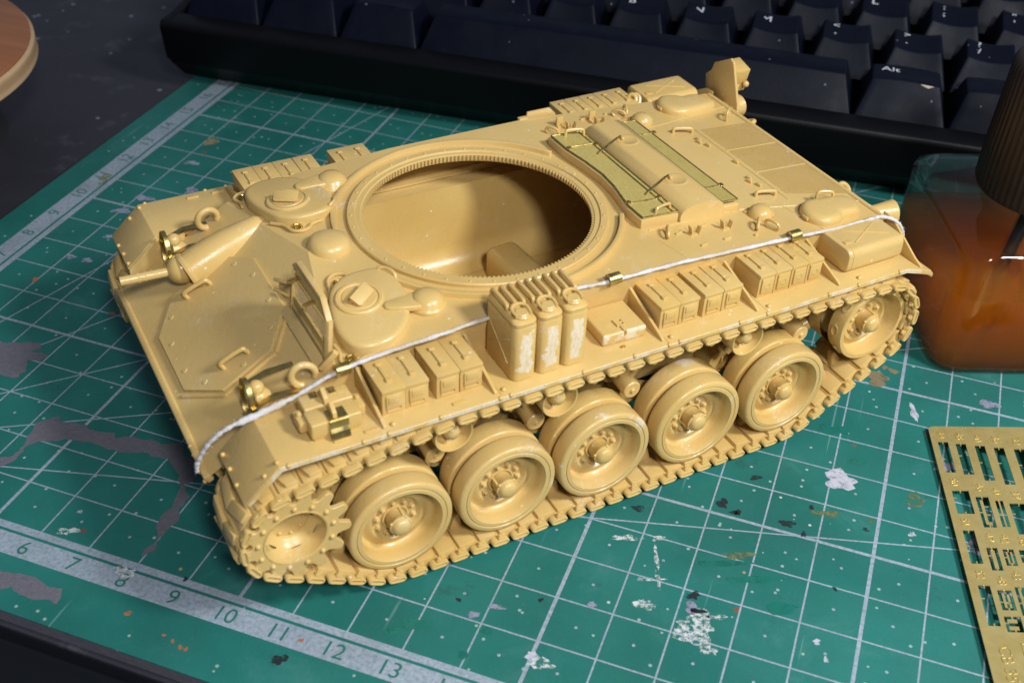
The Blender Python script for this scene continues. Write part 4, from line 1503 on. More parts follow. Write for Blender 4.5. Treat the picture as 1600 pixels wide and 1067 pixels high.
UP = Vector((0, 0, 1))
def dh(x, y, h=0):
    return Vector((x, y, roof_z(x, y) + h))
handle(dh(-20.9, 15.6, 1.9), dh(-17.2, 16.6, 1.9), 1.3, 0.3, UP)
handle(dh(-20.9, -15.6, 1.9), dh(-17.0, -16.2, 1.9), 1.6, 0.3, UP)
handle(dh(-42.6, 14.3), dh(-46.6, 15.2), 1.1, 0.36, UP)
handle(dh(-42.6, -14.4), dh(-46.6, -13.2), 1.1, 0.36, UP)
handle(dh(-52.6, 20.4, 1.0), dh(-55.8, 21.4, 1.0), 1.6, 0.3, UP)
handle(dh(-57.6, -15.8, 0.6), dh(-59.6, -17.6, 0.6), 1.6, 0.3, UP)
for (x, y) in ((-45.9, -9.9), (-45.3, -8.8), (-46.3, -6.9), (-47.5, 1.2), (-45.7, 7.9), (-45.0, 9.0), (-45.9, 10.9), (-35.8, -3.2), (-35.8, 3.0)):
    b = MB()
    b.box(dh(x, y, 0.3), (0.5, 1.3, 0.7), Matrix.Rotation(R(12), 3, 'Z'), 0.15)
    obj('deck_stop', b, 'tan', tank)
for s in (1, -1):
    # tool clips
    for (x, y, dx_) in ((-22.1, 22.4, 0), (-29.2, 22.6, 0)):
        b = MB()
        b.box(dh(x, y * s, 0.1), (2.2, 1.2, 0.3), None, 0.1)
        b.box(dh(x + 0.8, y * s - 0.2, 0.9), (0.25, 1.2, 1.8), Matrix.Rotation(R(12), 3, 'Y'), 0.1)
        b.box(dh(x - 0.8, y * s + 0.1, 0.8), (0.25, 1.2, 1.6), Matrix.Rotation(R(-16), 3, 'Y'), 0.1)
        obj('tool_clip', b, 'tan', tank)
    for (x, y, ln) in ((-19.4, 21.3, 1.6), (-25.6, 20.6, 1.6), (-21.6, 26.3, 1.6), (-27.2, 25.8, 1.8), (-36.6, 18.9, 0.8), (-33.2, 26.6, 0.8)):
        b = MB()
        b.box(dh(x, y * s, 0.15), (ln, 0.5, 0.45), Matrix.Rotation(R(8), 3, 'Z'), 0.12)
        obj('deck_stop', b, 'tan', tank)
    # D-rings
    for (x, y, a) in ((-16.9, 21.2, 60), (-35.2, 24.4, 50), (-37.6, 25.6, 110)):
        b = MB()
        c = dh(x, y * s, 0.75)
        path = []
        for i in range(14):
            t = 2 * PI * i / 14
            path.append(c + Vector((math.cos(R(a)) * 1.5 * math.cos(t), math.sin(R(a)) * 1.5 * math.cos(t) * s, 0.85 * math.sin(t))) + Vector((0, 0, 0.1)))
        b.tube(path, 0.3, 8, True)
        obj('tow_ring', b, 'tan', tank)
    # fuel filler dome
    b = MB()
    b.lathe([(2.4, -0.5), (2.35, 0.5), (2.1, 1.3), (1.4, 1.9), (0.6, 2.1), (0, 2.15)], 28, Matrix.Translation(dh(-38.7, 20.7 * s)))
    b.tube(smooth_path([dh(-40.5, 22.5 * s, 0.2), dh(-41.0, 20.6 * s, 0.9), dh(-39.8, 18.8 * s, 0.3)], 5), 0.25, 6)
    obj('fuel_filler', b, 'tan', tank)
    # bulged rear cover
    bp_ = [(-47.6, 21.6), (-50.2, 20.4), (-56.5, 21.0), (-59.4, 22.4), (-59.6, 25.0), (-57.6, 27.2), (-53.6, 27.6), (-51.6, 28.6), (-48.2, 28.6), (-46.3, 26.2), (-46.3, 23.6)]
    bp_ = [(p_.x, p_.y * s) for p_ in smooth_path([(x, y, 0) for x, y in bp_], 5, True)]
    b = MB()
    dome_poly(b, bp_, [(0, -0.6), (0, 0.5), (0.12, 1.0), (0.5, 1.5), (1.1, 1.75), (2.0, 1.85)], lambda x, y: roof_z(x, y))
    b.box(dh(-46.2, 25.0 * s, 0.5), (0.6, 1.6, 0.7), None, 0.1)
    obj('rear_cover', b, 'tan', tank, smooth=50)
    # exhaust pipe stub
    b = MB()
    e0, e1 = Vector((-61.0, 24.3 * s, 37.4)), Vector((-68.6, 25.6 * s, 37.0))
    m = Matrix.Translation(e0) @ (e1 - e0).to_track_quat('Z', 'Y').to_matrix().to_4x4()
    L = (e1 - e0).length
    b.lathe([(0, 0), (1.7, 0), (1.7, 2.0), (1.9, 4), (2.5, L - 0.3), (2.6, L), (2.35, L), (2.0, L - 2.5), (0, L - 2.8)], 28, m)
    obj('exhaust_stub', b, 'tan', tank)
    b = MB()
    b.tube(smooth_path([(-63.4, 14.6 * s, 38.2), (-64.6, 14.8 * s, 38.8), (-65.1, 15.8 * s, 38.4), (-64.6, 16.9 * s, 37.8), (-63.6, 16.8 * s, 37.5)], 5), 0.55, 10)
    obj('rear_lifting_eye', b, 'tan', tank)
# fixtures on the far edge of the deck
for (x, y) in ((-20.4, -24.4), (-28.6, -24.8)):
    b = MB()
    b.box(dh(x, y, 1.1), (1.5, 0.5, 2.4), None, 0.15)
    b.box(dh(x - 1.0, y + 0.3, 0.2), (3.4, 1.0, 0.4), None, 0.1)
    obj('tool_post', b, 'tan', tank)
b = MB()
b.prism([(0, 0), (7.5, 0), (7.5, 1.0), (6.0, 2.6), (0.6, 2.6)], 0.6, Matrix.Translation((-15.5, -31.0, 41.2)) @ Matrix.Rotation(R(180), 4, 'Z') @ Matrix.Rotation(R(90), 4, 'X'), 0.15)
b.box((-14.6, -29.9, 42.9), (2.0, 1.2, 0.8), None, 0.2)
obj('far_bracket', b, 'tan', tank)
b = MB()
b.tube(smooth_path([dh(-43.5, -30.5, -1.4), dh(-44.2, -31.5, 0.3), dh(-43.6, -32.5, 0.8), dh(-42.6, -32.8, -0.6)], 5), 0.45, 8)
b.tube(smooth_path([dh(-44.5, -30.5, -1.4), dh(-45.2, -31.5, 0.2), dh(-44.6, -32.5, 0.7), dh(-43.6, -32.8, -0.6)], 5), 0.45, 8)
obj('stowage_clamp', b, 'tan', tank)
# antenna / telephone box standing on the far rear corner
tb = empty('rear_box', (0, 0, 0), parent=tank)
b = MB()
pl = [(-33.5, 42.3), (-33.0, 39.4), (-31.5, 39.2), (-28.5, 38.6), (-22.0, 36.4), (-20.4, 36.6), (-21.0, 40.0), (-24.4, 48.6), (-25.6, 49.2), (-31.0, 46.1), (-31.6, 44.2)]
n = len(pl)
v = [(-64.4, y, z) for y, z in pl] + [(-65.0, y, z) for y, z in pl]
b.raw(v, [tuple(range(n)), tuple(range(n, 2 * n))] + [(i, (i + 1) % n, n + (i + 1) % n, n + i) for i in range(n)], None, 0.12)
obj('side_plate', b, 'tan', tb)
b = MB()
b.box((-66.9, -26.2, 45.2), (3.9, 4.6, 4.4), Matrix.Rotation(R(-14), 3, 'X'), 0.25)
b.box((-67.4, -25.8, 42.4), (2.4, 3.0, 1.8), None, 0.2)
obj('box_body', b, 'tan', tb)
b = MB()
b.ball((-68.0, -23.4, 43.4), 0.75, 12, 6)
obj('box_bolt', b, 'tan', tb)
b = MB()
b.ball((-64.3, -22.6, 38.6), 0.5, 10, 6)
obj('box_bolt', b, 'tan', tb)
# ---- tow cable (white thread) and its brass clips
b = MB()
cable = [(73.6, 26.3, 26.2), (73.3, 26.8, 28.6), (71.6, 28.0, 32.4), (68.6, 28.9, 35.2), (63.5, 29.2, 36.5), (57.5, 28.9, 37.6), (51.0, 29.3, 40.4), (44, 29.8, 41.9), (33, 30.2, 42.9), (22, 30.0, 43.4), (9, 29.7, 43.9), (0, 30.1, 43.7), (-12, 30.1, 43.5), (-24, 30.1, 42.8), (-38, 30.1, 41.9), (-48, 30.0, 41.1), (-56, 30.0, 40.7), (-60.5, 30.6, 40.8), (-63.4, 32.0, 39.6), (-64.4, 33.0, 37.6), (-64.5, 33.2, 36.2)]
cable = [(x, y - (0.15 if -58 < x < 54 else 0), z - (0.35 if -58 < x < 54 else 0)) for x, y, z in cable]
pth = smooth_path(cable, 10)
rad = [0.36 + 0.06 * math.sin(i * 1.7) + random.uniform(-0.05, 0.05) + (0.22 if 34 < i < 48 else 0) for i in range(len(pth))]
pth = [q + Vector((0, random.uniform(-.05, .05), random.uniform(-.05, .05))) for q in pth]
b.tube(pth, rad, 10)
for i in range(220):          # loose fibres
    q = random.choice(pth)
    d_ = Vector((random.uniform(-1, 1), random.uniform(-.6, 1), random.uniform(-.2, 1))).normalized()
    b.tube([q + d_ * 0.3, q + d_ * random.uniform(0.6, 0.9) + Vector((random.uniform(-.3, .3), 0, 0))], 0.03, 3)
cab = obj('tow_cable', b, 'thread', tank, smooth=60)
for (x, y, z) in ((49.6, 29.5, 40.8), (0.2, 30.0, 43.8), (-39.3, 30.0, 41.9)):
    b = MB()
    v, f = [], []
    for i in range(13):
        a = R(-25 + 190 * i / 12)
        for dx_ in (-1.15, 1.15):
            for r_ in (0.95, 1.08):
                v.append((x + dx_, y + r_ * math.cos(a), z + r_ * math.sin(a)))
    for i in range(12):
        o_ = i * 4
        f += [(o_, o_ + 4, o_ + 5, o_ + 1), (o_ + 2, o_ + 3, o_ + 7, o_ + 6), (o_ + 1, o_ + 5, o_ + 7, o_ + 3), (o_, o_ + 2, o_ + 6, o_ + 4)]
    f += [(0, 1, 3, 2), (48, 50, 51, 49)]
    b.raw(v, f)
    obj('brass_clip', b, 'brass', cab)

# ---- running gear
def to_y(s=1):          # lathe axis z -> +y (outwards on the left side)
    return Matrix.Rotation(R(-90), 4, 'X')
def wheel(kind):
    b = MB()
    m = to_y()
    if kind == 'road':
        r = 9.4
        # y measured from wheel centre plane (34.8): outer face at +5.2
        b.lathe([(7.35, 5.1), (7.1, 4.6), (6.95, 3.2), (6.9, 2.2), (6.4, 1.8), (5.6, 2.0), (5.1, 2.5), (4.6, 2.6), (4.2, 2.2), (4.0, 1.9), (2.5, 1.9), (2.4, 2.3), (2.1, 2.3), (2.0, 1.9), (0, 1.9)], 56, m)
        b.lathe([(7.0, -3.3), (6.8, -0.9), (0, -0.9)], 40, m)
        b.lathe([(7.6, 0.2), (7.6, 1.9)], 40, m)
        root = obj('road_wheel', b, 'tan', tank, smooth=50)
        for y0, y1 in ((1.1, 5.2), (-5.2, -1.1)):
            b = MB()
            fa = y1 if y1 > 0 else y0
            if y1 > 0:
                pr = [(7.3, 1.7), (9.1, 1.5), (9.35, 1.8), (9.4, 2.1), (9.4, 4.6), (9.3, 4.95), (9.0, 5.2), (8.35, 5.2), (8.25, 5.05), (8.1, 5.05), (8.0, 5.22), (7.4, 5.22), (7.3, 5.1)]
            else:
                pr = [(7.3, 0.5), (9.1, 0.6), (9.35, 0.4), (9.4, 0.1), (9.4, -2.8), (9.3, -3.2), (9.0, -3.4), (7.4, -3.4)]
            b.lathe(pr, 64, m, closed=True)
            obj('tyre', b, 'tyre', root, smooth=50)
        hubr, nb, br, by = 1.9, 10, 3.35, 1.9
        top = 5.4
    else:
        b.lathe([(7.9, 1.2), (7.95, 1.5), (7.95, 4.5), (7.8, 4.75), (7.0, 4.75), (6.9, 4.5), (6.7, 2.2), (6.3, 1.7), (5.4, 2.0), (5.0, 2.5), (4.4, 2.5), (4.0, 1.9), (0, 1.9), (0, 1.2)], 56, m)
        b.lathe([(7.9, -1.2), (7.95, -4.5), (7.0, -4.7), (6.7, -2.2), (0, -2.0), (0, -1.2)], 48, m)
        root = obj('idler_wheel', b, 'tan', tank, smooth=50)
        hubr, nb, br, by, top = 1.9, 8, 3.35, 1.9, 5.2
    b = MB()
    b.lathe([(hubr, by - 0.2), (hubr, top - 1.2), (hubr + 0.1, top - 1.1), (hubr + 0.1, top - 0.8), (hubr - 0.15, top - 0.7), (hubr - 0.3, top - 0.1), (hubr - 0.7, top + 0.25), (0.5, top + 0.4), (0, top + 0.42)], 32, m)
    for i in range(4):
        a = 2 * PI * i / 4 + 0.5
        b.ball((math.cos(a) * (hubr + 0.05), top - 0.9, math.sin(a) * (hubr + 0.05)), 0.32, 8, 5)
    a = R(110)
    b.box((math.cos(a) * (hubr + 0.05), top - 2.2, math.sin(a) * (hubr + 0.05)), (0.5, 2.4, 0.5), None, 0.12)
    obj('hub_cap', b, 'tan', root, smooth=45)
    b = MB()
    b.cyl((0, 0, 0), (0, 0.9, 0), 0.46, 0.40, 10, 0.1)
    b.cyl((0, 0, 0), (0, 0.42, 0), 0.64, 0.6, 6, 0.05)
    bolt = b.mesh('wheel_bolt', 40)
    bolt.materials.append(M['tan'])
    for i in range(nb):
        a = 2 * PI * i / nb + 0.2
        obj('wheel_bolt', bolt, None, root, (br * math.cos(a), by, br * math.sin(a)))
    if kind != 'road':
        for i in range(9):
            a = 2 * PI * i / 9
            b = MB()
            b.lathe([(0.95, -0.06), (0.95, 0.14), (0.75, 0.2), (0.6, 0.12), (0.55, -0.25), (0, -0.25)], 14,
                    Matrix.Rotation(-a, 4, 'Y') @ Matrix.Translation((7.95, 3.0, 0)) @ Matrix.Rotation(R(90), 4, 'Y') @ Matrix.Scale(1.45, 4, (1, 0, 0)))
            obj('lightening_hole', b, 'tan', root)
    return root
WZ = 12.8
wx = [44.6, 24.6, 4.9, -15.4, -35.8]
w0 = wheel('road')
for i, x in enumerate(wx):
    if i == 0:
        w0.location = tuple(c * S for c in (x, 34.8, WZ))
    else:
        copy_tree(w0, tank, (x, 34.8, WZ), (0, R(random.uniform(0, 360)), 0))
for x in wx:
    copy_tree(w0, tank, (x, -34.8, WZ), (0, 0, PI))
IDL = (-55.2, 22.7)
id0 = wheel('idler')
id0.location = tuple(c * S for c in (IDL[0], 34.8, IDL[1]))
copy_tree(id0, tank, (IDL[0], -34.8, IDL[1]), (0, 0, PI))

# drive sprocket
SPR = (63.0, 20.3)
def sprocket():
    m = to_y()
    b = MB()
    b.lathe([(5.4, 6.2), (5.3, 6.6), (5.0, 6.5), (4.85, 5.6), (4.5, 4.4), (3.9, 3.6), (3.4, 3.2), (3.15, 2.9), (3.1, 2.5), (0, 2.5)], 48, m)
    b.lathe([(5.3, 6.0), (4.95, 4.8), (4.9, -2.6), (5.2, -3.2)], 48, m)
    root = obj('drive_sprocket', b, 'tan', tank, smooth=50)
    NT_ = 13
    for y0 in (5.55, -6.45):
        pts = []
        for i in range(NT_):
            a0 = 2 * PI * i / NT_
            for da, r_ in ((-0.215, 7.9), (-0.17, 7.35), (-0.11, 7.25), (-0.06, 7.45), (-0.035, 8.1), (0.0, 8.1)):
                pass
            # tooth centred on a0, root pockets between
            for da, r_ in ((-0.235, 7.05), (-0.17, 7.25), (-0.125, 7.9), (-0.10, 8.6), (-0.065, 9.1), (0.0, 9.25), (0.065, 9.1), (0.10, 8.6), (0.125, 7.9), (0.17, 7.25)):
                pts.append((r_ * math.cos(a0 + da), r_ * math.sin(a0 + da)))
        b = MB()
        n = len(pts)
        inner = [(5.2 * math.cos(math.atan2(y, x)), 5.2 * math.sin(math.atan2(y, x))) for x, y in pts]
        v = [(x, y0, z) for x, z in pts] + [(x, y0 + 0.9, z) for x, z in pts] + [(x, y0, z) for x, z in inner] + [(x, y0 + 0.9, z) for x, z in inner]
        f = []
        for i in range(n):
            j = (i + 1) % n
            f += [(i, j, n + j, n + i), (2 * n + i, 3 * n + i, 3 * n + j, 2 * n + j), (n + i, n + j, 3 * n + j, 3 * n + i), (i, 2 * n + i, 2 * n + j, j)]
        b.raw(v, f, None, 0.1, 1, 50)
        tr = obj('tooth_ring', b, 'tan', root)
        if y0 > 0:
            b = MB()
            b.ball((0, 0, 0), 0.48, 12, 7)
            bm_ = b.mesh('ring_bolt')
            bm_.materials.append(M['tan'])
            for i in range(13):
                a = 2 * PI * (i + 0.5) / 13
                obj('ring_bolt', bm_, None, tr, (6.2 * math.cos(a), y0 + 0.95, 6.2 * math.sin(a)))
    b = MB()
    for i in range(8):
        a = 2 * PI * i / 8
        b.ball((2.5 * math.cos(a), 2.6, 2.5 * math.sin(a)), 0.34, 10, 6)
    obj('hub_bolts', b, 'tan', root)
    b = MB()
    for i in range(6):
        a = 2 * PI * (i + 0.5) / 6
        mm = Matrix.Translation((4.15 * math.cos(a), 4.0, 4.15 * math.sin(a))) @ Matrix.Rotation(-a, 4, 'Y') @ Matrix.Rotation(R(-50), 4, 'Z') @ Matrix.Rotation(R(-90), 4, 'X')
        b.lathe([(0.85, 0.2), (0, 0.2)], 14, mm)
    M['hole'] = flat('opening_shade', (0.02, 0.016, 0.01), 0.8)  # flat dark discs painted as the shade of holes left uncut
    obj('lightening_hole', b, 'hole', root)
    return root
sp0 = sprocket()
sp0.location = tuple(c * S for c in (SPR[0], 34.8, SPR[1]))
sp0.rotation_euler = (0, R(6), 0)
copy_tree(sp0, tank, (SPR[0], -34.8, SPR[1]), (0, R(6), PI))

# return rollers
def roller():
    m = to_y()
    b = MB()
    b.lathe([(0, 1.0), (1.2, 1.0), (1.4, 1.2), (2.4, 1.3), (2.9, 2.0), (3.15, 3.6), (3.4, 3.7), (3.5, 3.5), (3.5, 0.2), (3.35, 0.0), (0, 0.0)], 40, m)
    b.lathe([(0, -3.6), (3.3, -3.6), (3.5, -3.4), (3.5, -0.6), (3.3, -0.4), (0, -0.4)], 40, m)
    b.cyl((0, -7.5, 0), (0, -3, 0), 1.2, 1.2, 16)
    r_ = obj('return_roller', b, 'tan', tank, smooth=50)
    b = MB()
    b.lathe([(1.45, 1.0), (1.45, 2.6), (1.3, 3.0), (1.0, 3.6), (0.5, 3.85), (0, 3.9)], 24, m)
    for i in range(4):
        a = 2 * PI * i / 4 + 0.4
        b.ball((1.45 * math.cos(a), 2.7, 1.45 * math.sin(a)), 0.28, 8, 5)
    obj('hub_cap', b, 'tan', r_, smooth=45)
    return r_
RX = [34.6, 14.7, -24.6]
RZ = 28.7
rl = roller()
for i, x in enumerate(RX):
    if i == 0:
        rl.location = tuple(c * S for c in (x, 35.2, RZ))
    else:
        copy_tree(rl, tank, (x, 35.2, RZ))
for x in RX:
    copy_tree(rl, tank, (x, -35.2, RZ), (0, 0, PI))

# suspension: bump stops, shock absorbers, arms
for s in (1, -1):
    for i, x in enumerate(wx):
        b = MB()
        b.tube([(x + 8.5, s * 28.2, 15.5), (x + 4, s * 28.6, 14.2), (x, s * 28.8, WZ)], [1.9, 1.6, 1.5], 14)
        b.cyl((x + 8.5, s * 24.55, 15.5), (x + 8.5, s * 29.3, 15.5), 2.7, 2.5, 24)
        b.cyl((x, s * 27.6, WZ), (x, s * 33.0, WZ), 1.4, 1.4, 16)
        obj('swing_arm', b, 'tan', tank)
    for x in (35.9, 16.6, -3.3, -42.0):
        b = MB()
        b.cyl((x, s * 24.55, 21.2), (x, s * 28.2, 21.2), 3.0, 2.8, 24)
        b.cyl((x, s * 28.0, 21.2), (x, s * 34.6, 21.2), 1.75, 1.75, 24, 0.2)
        b.cyl((x, s * 34.4, 21.2), (x, s * 35.0, 21.2), 0.6, 0.45, 16, 0.1)
        b.cyl((x + 0.2, s * 28.0, 23.6), (x + 0.2, s * 32.0, 23.6), 1.5, 1.3, 18, 0.2)
        obj('bump_stop', b, 'tan', tank)
    for x in (47.0, 27.2, 9.0, -6.2, -30.0):
        b = MB()
        b.cyl((x - 5.0, s * 30.0, 31.5), (x - 0.8, s * 32.0, 25.6), 1.35, 1.5, 18, 0.5)
        b.cyl((x - 0.8, s * 32.0, 25.6), (x + 3.0, s * 31.0, 19.6), 0.8, 0.8, 14, 0.1)
        obj('shock_absorber', b, 'tan', tank)
    b = MB()
    b.cyl((57.2, s * 24.0, 25.0), (57.2, s * 31.5, 25.0), 2.2, 2.0, 20, 0.4)
    b.cyl((55.0, s * 27.5, 29.8), (54.0, s * 33.0, 29.6), 1.6, 1.4, 18, 0.4)
    b.ball((55.0, s * 31.4, 27.0), 1.6, 16, 10)
    obj('final_drive_bracket', b, 'tan', tank)
    b = MB()
    b.cyl((63.0, s * 24.0, 20.3), (63.0, s * 34.2, 20.3), 3.6, 3.0, 28, 0.3)
    obj('final_drive', b, 'tan', tank)
    b = MB()
    b.cyl((-55.2, s * 24.0, 22.7), (-55.2, s * 33.5, 22.7), 1.9, 1.9, 20, 0.3)
    b.tube([(-46.5, s * 28.5, 17.0), (-51, s * 29, 19.5), (-55.2, s * 29, 22.7)], 1.6, 12)
    obj('idler_arm', b, 'tan', tank)

# ---- tracks: one loop of links around the convex run of sprocket, rollers, idler and road wheels
def convex(pts):
    pts = sorted(set(pts))
    def half(ps):
        h = []
        for p_ in ps:
            while len(h) >= 2 and (h[-1][0] - h[-2][0]) * (p_[1] - h[-2][1]) - (h[-1][1] - h[-2][1]) * (p_[0] - h[-2][0]) <= 0:
                h.pop()
            h.append(p_)
        return h
    a, c = half(pts), half(pts[::-1])
    return a[:-1] + c[:-1]
circ = [(SPR[0], SPR[1], 8.45), (IDL[0], IDL[1], 9.45)] + [(x, WZ, 10.75) for x in wx] + [(x, RZ, 4.75) for x in RX]
cloud = [(round(cx + r_ * math.cos(2 * PI * i / 240), 4), round(cz + r_ * math.sin(2 * PI * i / 240), 4)) for cx, cz, r_ in circ for i in range(240)]
loop = [Vector(p_) for p_ in convex(cloud)]
seg = [(loop[(i + 1) % len(loop)] - loop[i]).length for i in range(len(loop))]
total = sum(seg)
NL = round(total / 4.0)
def at_len(s_):
    s_ %= total
    for i, L_ in enumerate(seg):
        if s_ <= L_:
            d_ = (loop[(i + 1) % len(loop)] - loop[i])
            return loop[i] + d_ * (s_ / L_)
        s_ -= L_
    return loop[0]
# the link lies along x, +z is the ground side's opposite (inside of the loop)
b = MB()
pitch = total / NL
b.box((0, -2.9, 0.15), (pitch * 0.80, 4.6, 2.2), None, 0.22, 2)
b.box((0, 2.9, 0.15), (pitch * 0.80, 4.6, 2.2), None, 0.22, 2)
b.box((0, 0, -0.05), (pitch * 0.74, 2.0, 1.6), None, 0.15, 2)
inner_face = b
for sgn in (-1, 1):
    # raised chevron half on the outside (-z)
    pts = [(-1.75, 0.0), (0.35, 0.0), (1.75, 5.0), (-0.35, 5.0)]
    q = [(x, y * sgn) for x, y in pts]
    if sgn < 0:
        q = q[::-1]
    b.prism(q, 1.0, Matrix.Translation((0, 0, -1.6)), 0.2, 2)
b.tube([(-pitch * 0.5, -5.3, 0.0), (-pitch * 0.5, 5.3, 0.0)], 0.62, 10)
b.tube([(pitch * 0.22, -5.6, 0.0), (pitch * 0.22, 5.6, 0.0)], 0.62, 10)
link_me = b.mesh('track_link')
link_me.materials.append(M['tan'])
b = MB()
b.prism([(-1.3, 0.9), (1.3, 0.9), (0.95, 2.0), (0.5, 3.4), (0.15, 4.3), (-0.45, 4.3), (-0.7, 3.4), (-1.0, 2.0)], 1.5, Matrix.Translation((0, 0.75, 0)) @ Matrix.Rotation(R(90), 4, 'X'), 0.18, 2)
horn_me = b.mesh('guide_horn')
horn_me.materials.append(M['tan'])
b = MB()
pts = []
for i in range(9):
    a = R(-90 + 180 * i / 8)
    pts.append((0.85 + 0.82 * math.cos(a), 0.82 * math.sin(a)))
for i in range(9):
    a = R(90 + 180 * i / 8)
    pts.append((-0.85 + 0.82 * math.cos(a), 0.82 * math.sin(a)))
pts = [(x * 1.02, z * 0.80) for x, z in pts]
b.prism(pts, 1.0, Matrix.Rotation(R(90), 4, 'X') @ Matrix.Translation((0, 0, -0.5)), 0.12, 2)
for y_ in (0.5, -0.5):
    b.tube([(x * 0.86, y_, z * 0.66) for x, z in pts], 0.24, 6, True)
b.box((0, 0, 0.75), (0.9, 0.9, 0.7), None, 0.15)
b.ball((0, 0, 1.05), 0.4, 8, 5)
conn_me = b.mesh('end_connector')
conn_me.materials.append(M['tan'])
for s in (1, -1):
    trk = empty('track', (0, s * 34.8, 0), parent=tank)
    for i in range(NL):
        p0, p1 = at_len(i * pitch), at_len((i + 1) * pitch)
        c = (p0 + p1) / 2
        d_ = p1 - p0                                # counter-clockwise loop (x right, z up)
        ang = math.atan2(d_.y, d_.x)
        # inside of a counter-clockwise loop lies to the left of travel
        jy, ja = random.uniform(-0.12, 0.12), R(random.uniform(-1.6, 1.6))
        o = obj('track_link', link_me, None, trk, (c.x, jy, c.y), (R(random.uniform(-0.6, 0.6)), -ang + ja, R(random.uniform(-0.8, 0.8))))
        h = obj('guide_horn', horn_me, None, trk, (c.x, jy, c.y), (0, -ang + ja, 0))
        a2 = at_len((i + 0.72) * pitch)
        a3 = at_len((i + 1.28) * pitch)
        dd = a3 - a2
        c2 = (a2 + a3) / 2
        for side in ((s,) if s < 0 else (1, -1)):
            jit = random.uniform(-1.5, 1.5)
            obj('end_connector', conn_me, None, trk, (c2.x, side * 6.05, c2.y), (0, -math.atan2(dd.y, dd.x) + R(jit), 0))

# ================================================================== KEYBOARD
kb = empty('keyboard', (-15.0, 161.2, 0.0), (0, 0, R(4.5)))
tag(kb, 'black computer keyboard with white key legends lying across the back of the cutting mat', 'keyboard')
U = 19.05
KW = 15 * U + 4.0
b = MB()
# case section (depth y, z): undercut front face, thin rim on top
sec = [(9, 0.6), (2.2, 7.5), (0.2, 18.6), (0.6, 19.7), (1.8, 20.2), (8.2, 20.2), (8.6, 19.6), (8.6, 14), (112, 22), (112, 31), (118, 31), (120, 29), (120, 3), (112, 0.6)]
n = len(sec)
v = [(-1.5, y, z) for y, z in sec] + [(KW, y, z) for y, z in sec]
f = [tuple(range(n)), tuple(range(n, 2 * n))] + [(i, (i + 1) % n, n + (i + 1) % n, n + i) for i in range(n)]
b.raw(v, f, None, 0.5, 2)
case = obj('case', b, 'case', kb)
for x in (-1.7, KW):
    b = MB()
    s_ = [(0.6, 18.9), (1.8, 20.3), (8.2, 20.3), (112, 31), (118.5, 31.2), (118.5, 14), (8, 8), (2.2, 8)]
    v = [(x - 1.0, y, z) for y, z in s_] + [(x + 2.2, y, z) for y, z in s_]
    b.raw(v, [tuple(range(8)), tuple(range(8, 16))] + [(i, (i + 1) % 8, 8 + (i + 1) % 8, 8 + i) for i in range(8)], None, 0.6, 3)
    obj('case_side', b, 'case', kb)
for x in (14, KW - 14):
    for y in (16, 104):
        b = MB()
        b.box((x, y, 0.3), (18, 8, 0.6), None, 0.2)
        obj('rubber_foot', b, 'rubber', kb)

key_cache = {}
def key_mesh(w_u, row):
    kk = (w_u, row)
    if kk in key_cache:
        return key_cache[kk]
    W = w_u * U - 2.0 + 1.0
    D = 18.0
    h, tilt, tf, tb_ = [(8.2, -3.0, 5.6, 2.0), (9.0, 5.0, 5.2, 2.4), (9.4, 8.0, 4.8, 2.6), (10.6, 10.0, 4.4, 3.0), (12.0, 12.0, 4.0, 3.2)][row]
    nx, ny = 10, 6
    v, f = [], []
    def top_pt(i, j):
        u, t = i / nx, j / ny
        x = lerp(-W / 2 + 2.9, W / 2 - 2.9, u)
        y = lerp(tf, D - tb_, t)
        # cylindrical dish; the space bar and bottom row bulge instead
        dish = (0.9 if row else -0.5) * (1 - (2 * u - 1) ** 2)
        if w_u > 2 and row == 0:
            dish = -0.6 * (1 - (2 * t - 1) ** 2)
        return (x, y, h + (y - D / 2) * math.tan(R(tilt)) - dish)
    for j in range(ny + 1):
        for i in range(nx + 1):
            v.append(top_pt(i, j))
    for j in range(ny):
        for i in range(nx):
            a = j * (nx + 1) + i
            f.append((a, a + 1, a + nx + 2, a + nx + 1))
    border = [(i, 0) for i in range(nx)] + [(nx, j) for j in range(ny)] + [(nx - i, ny) for i in range(nx)] + [(0, ny - j) for j in range(ny)]
    top_i = [j * (nx + 1) + i for i, j in border]
    bot_i = []
    for i, j in border:
        u, t = i / nx, j / ny
        bot_i.append(len(v))
        v.append((lerp(-W / 2, W / 2, u), lerp(0.0, D, t), 0.0))
    m_ = len(border)
    for i in range(m_):
        j = (i + 1) % m_
        f.append((top_i[i], bot_i[i], bot_i[j], top_i[j]))
    b = MB()
    b.raw(v, f, None, 0.45, 3, 42)
    me = b.mesh('keycap', 38)
    me.materials.append(M['key'])
    key_cache[kk] = (me, top_pt, h, tilt, tf, tb_)
    return key_cache[kk]

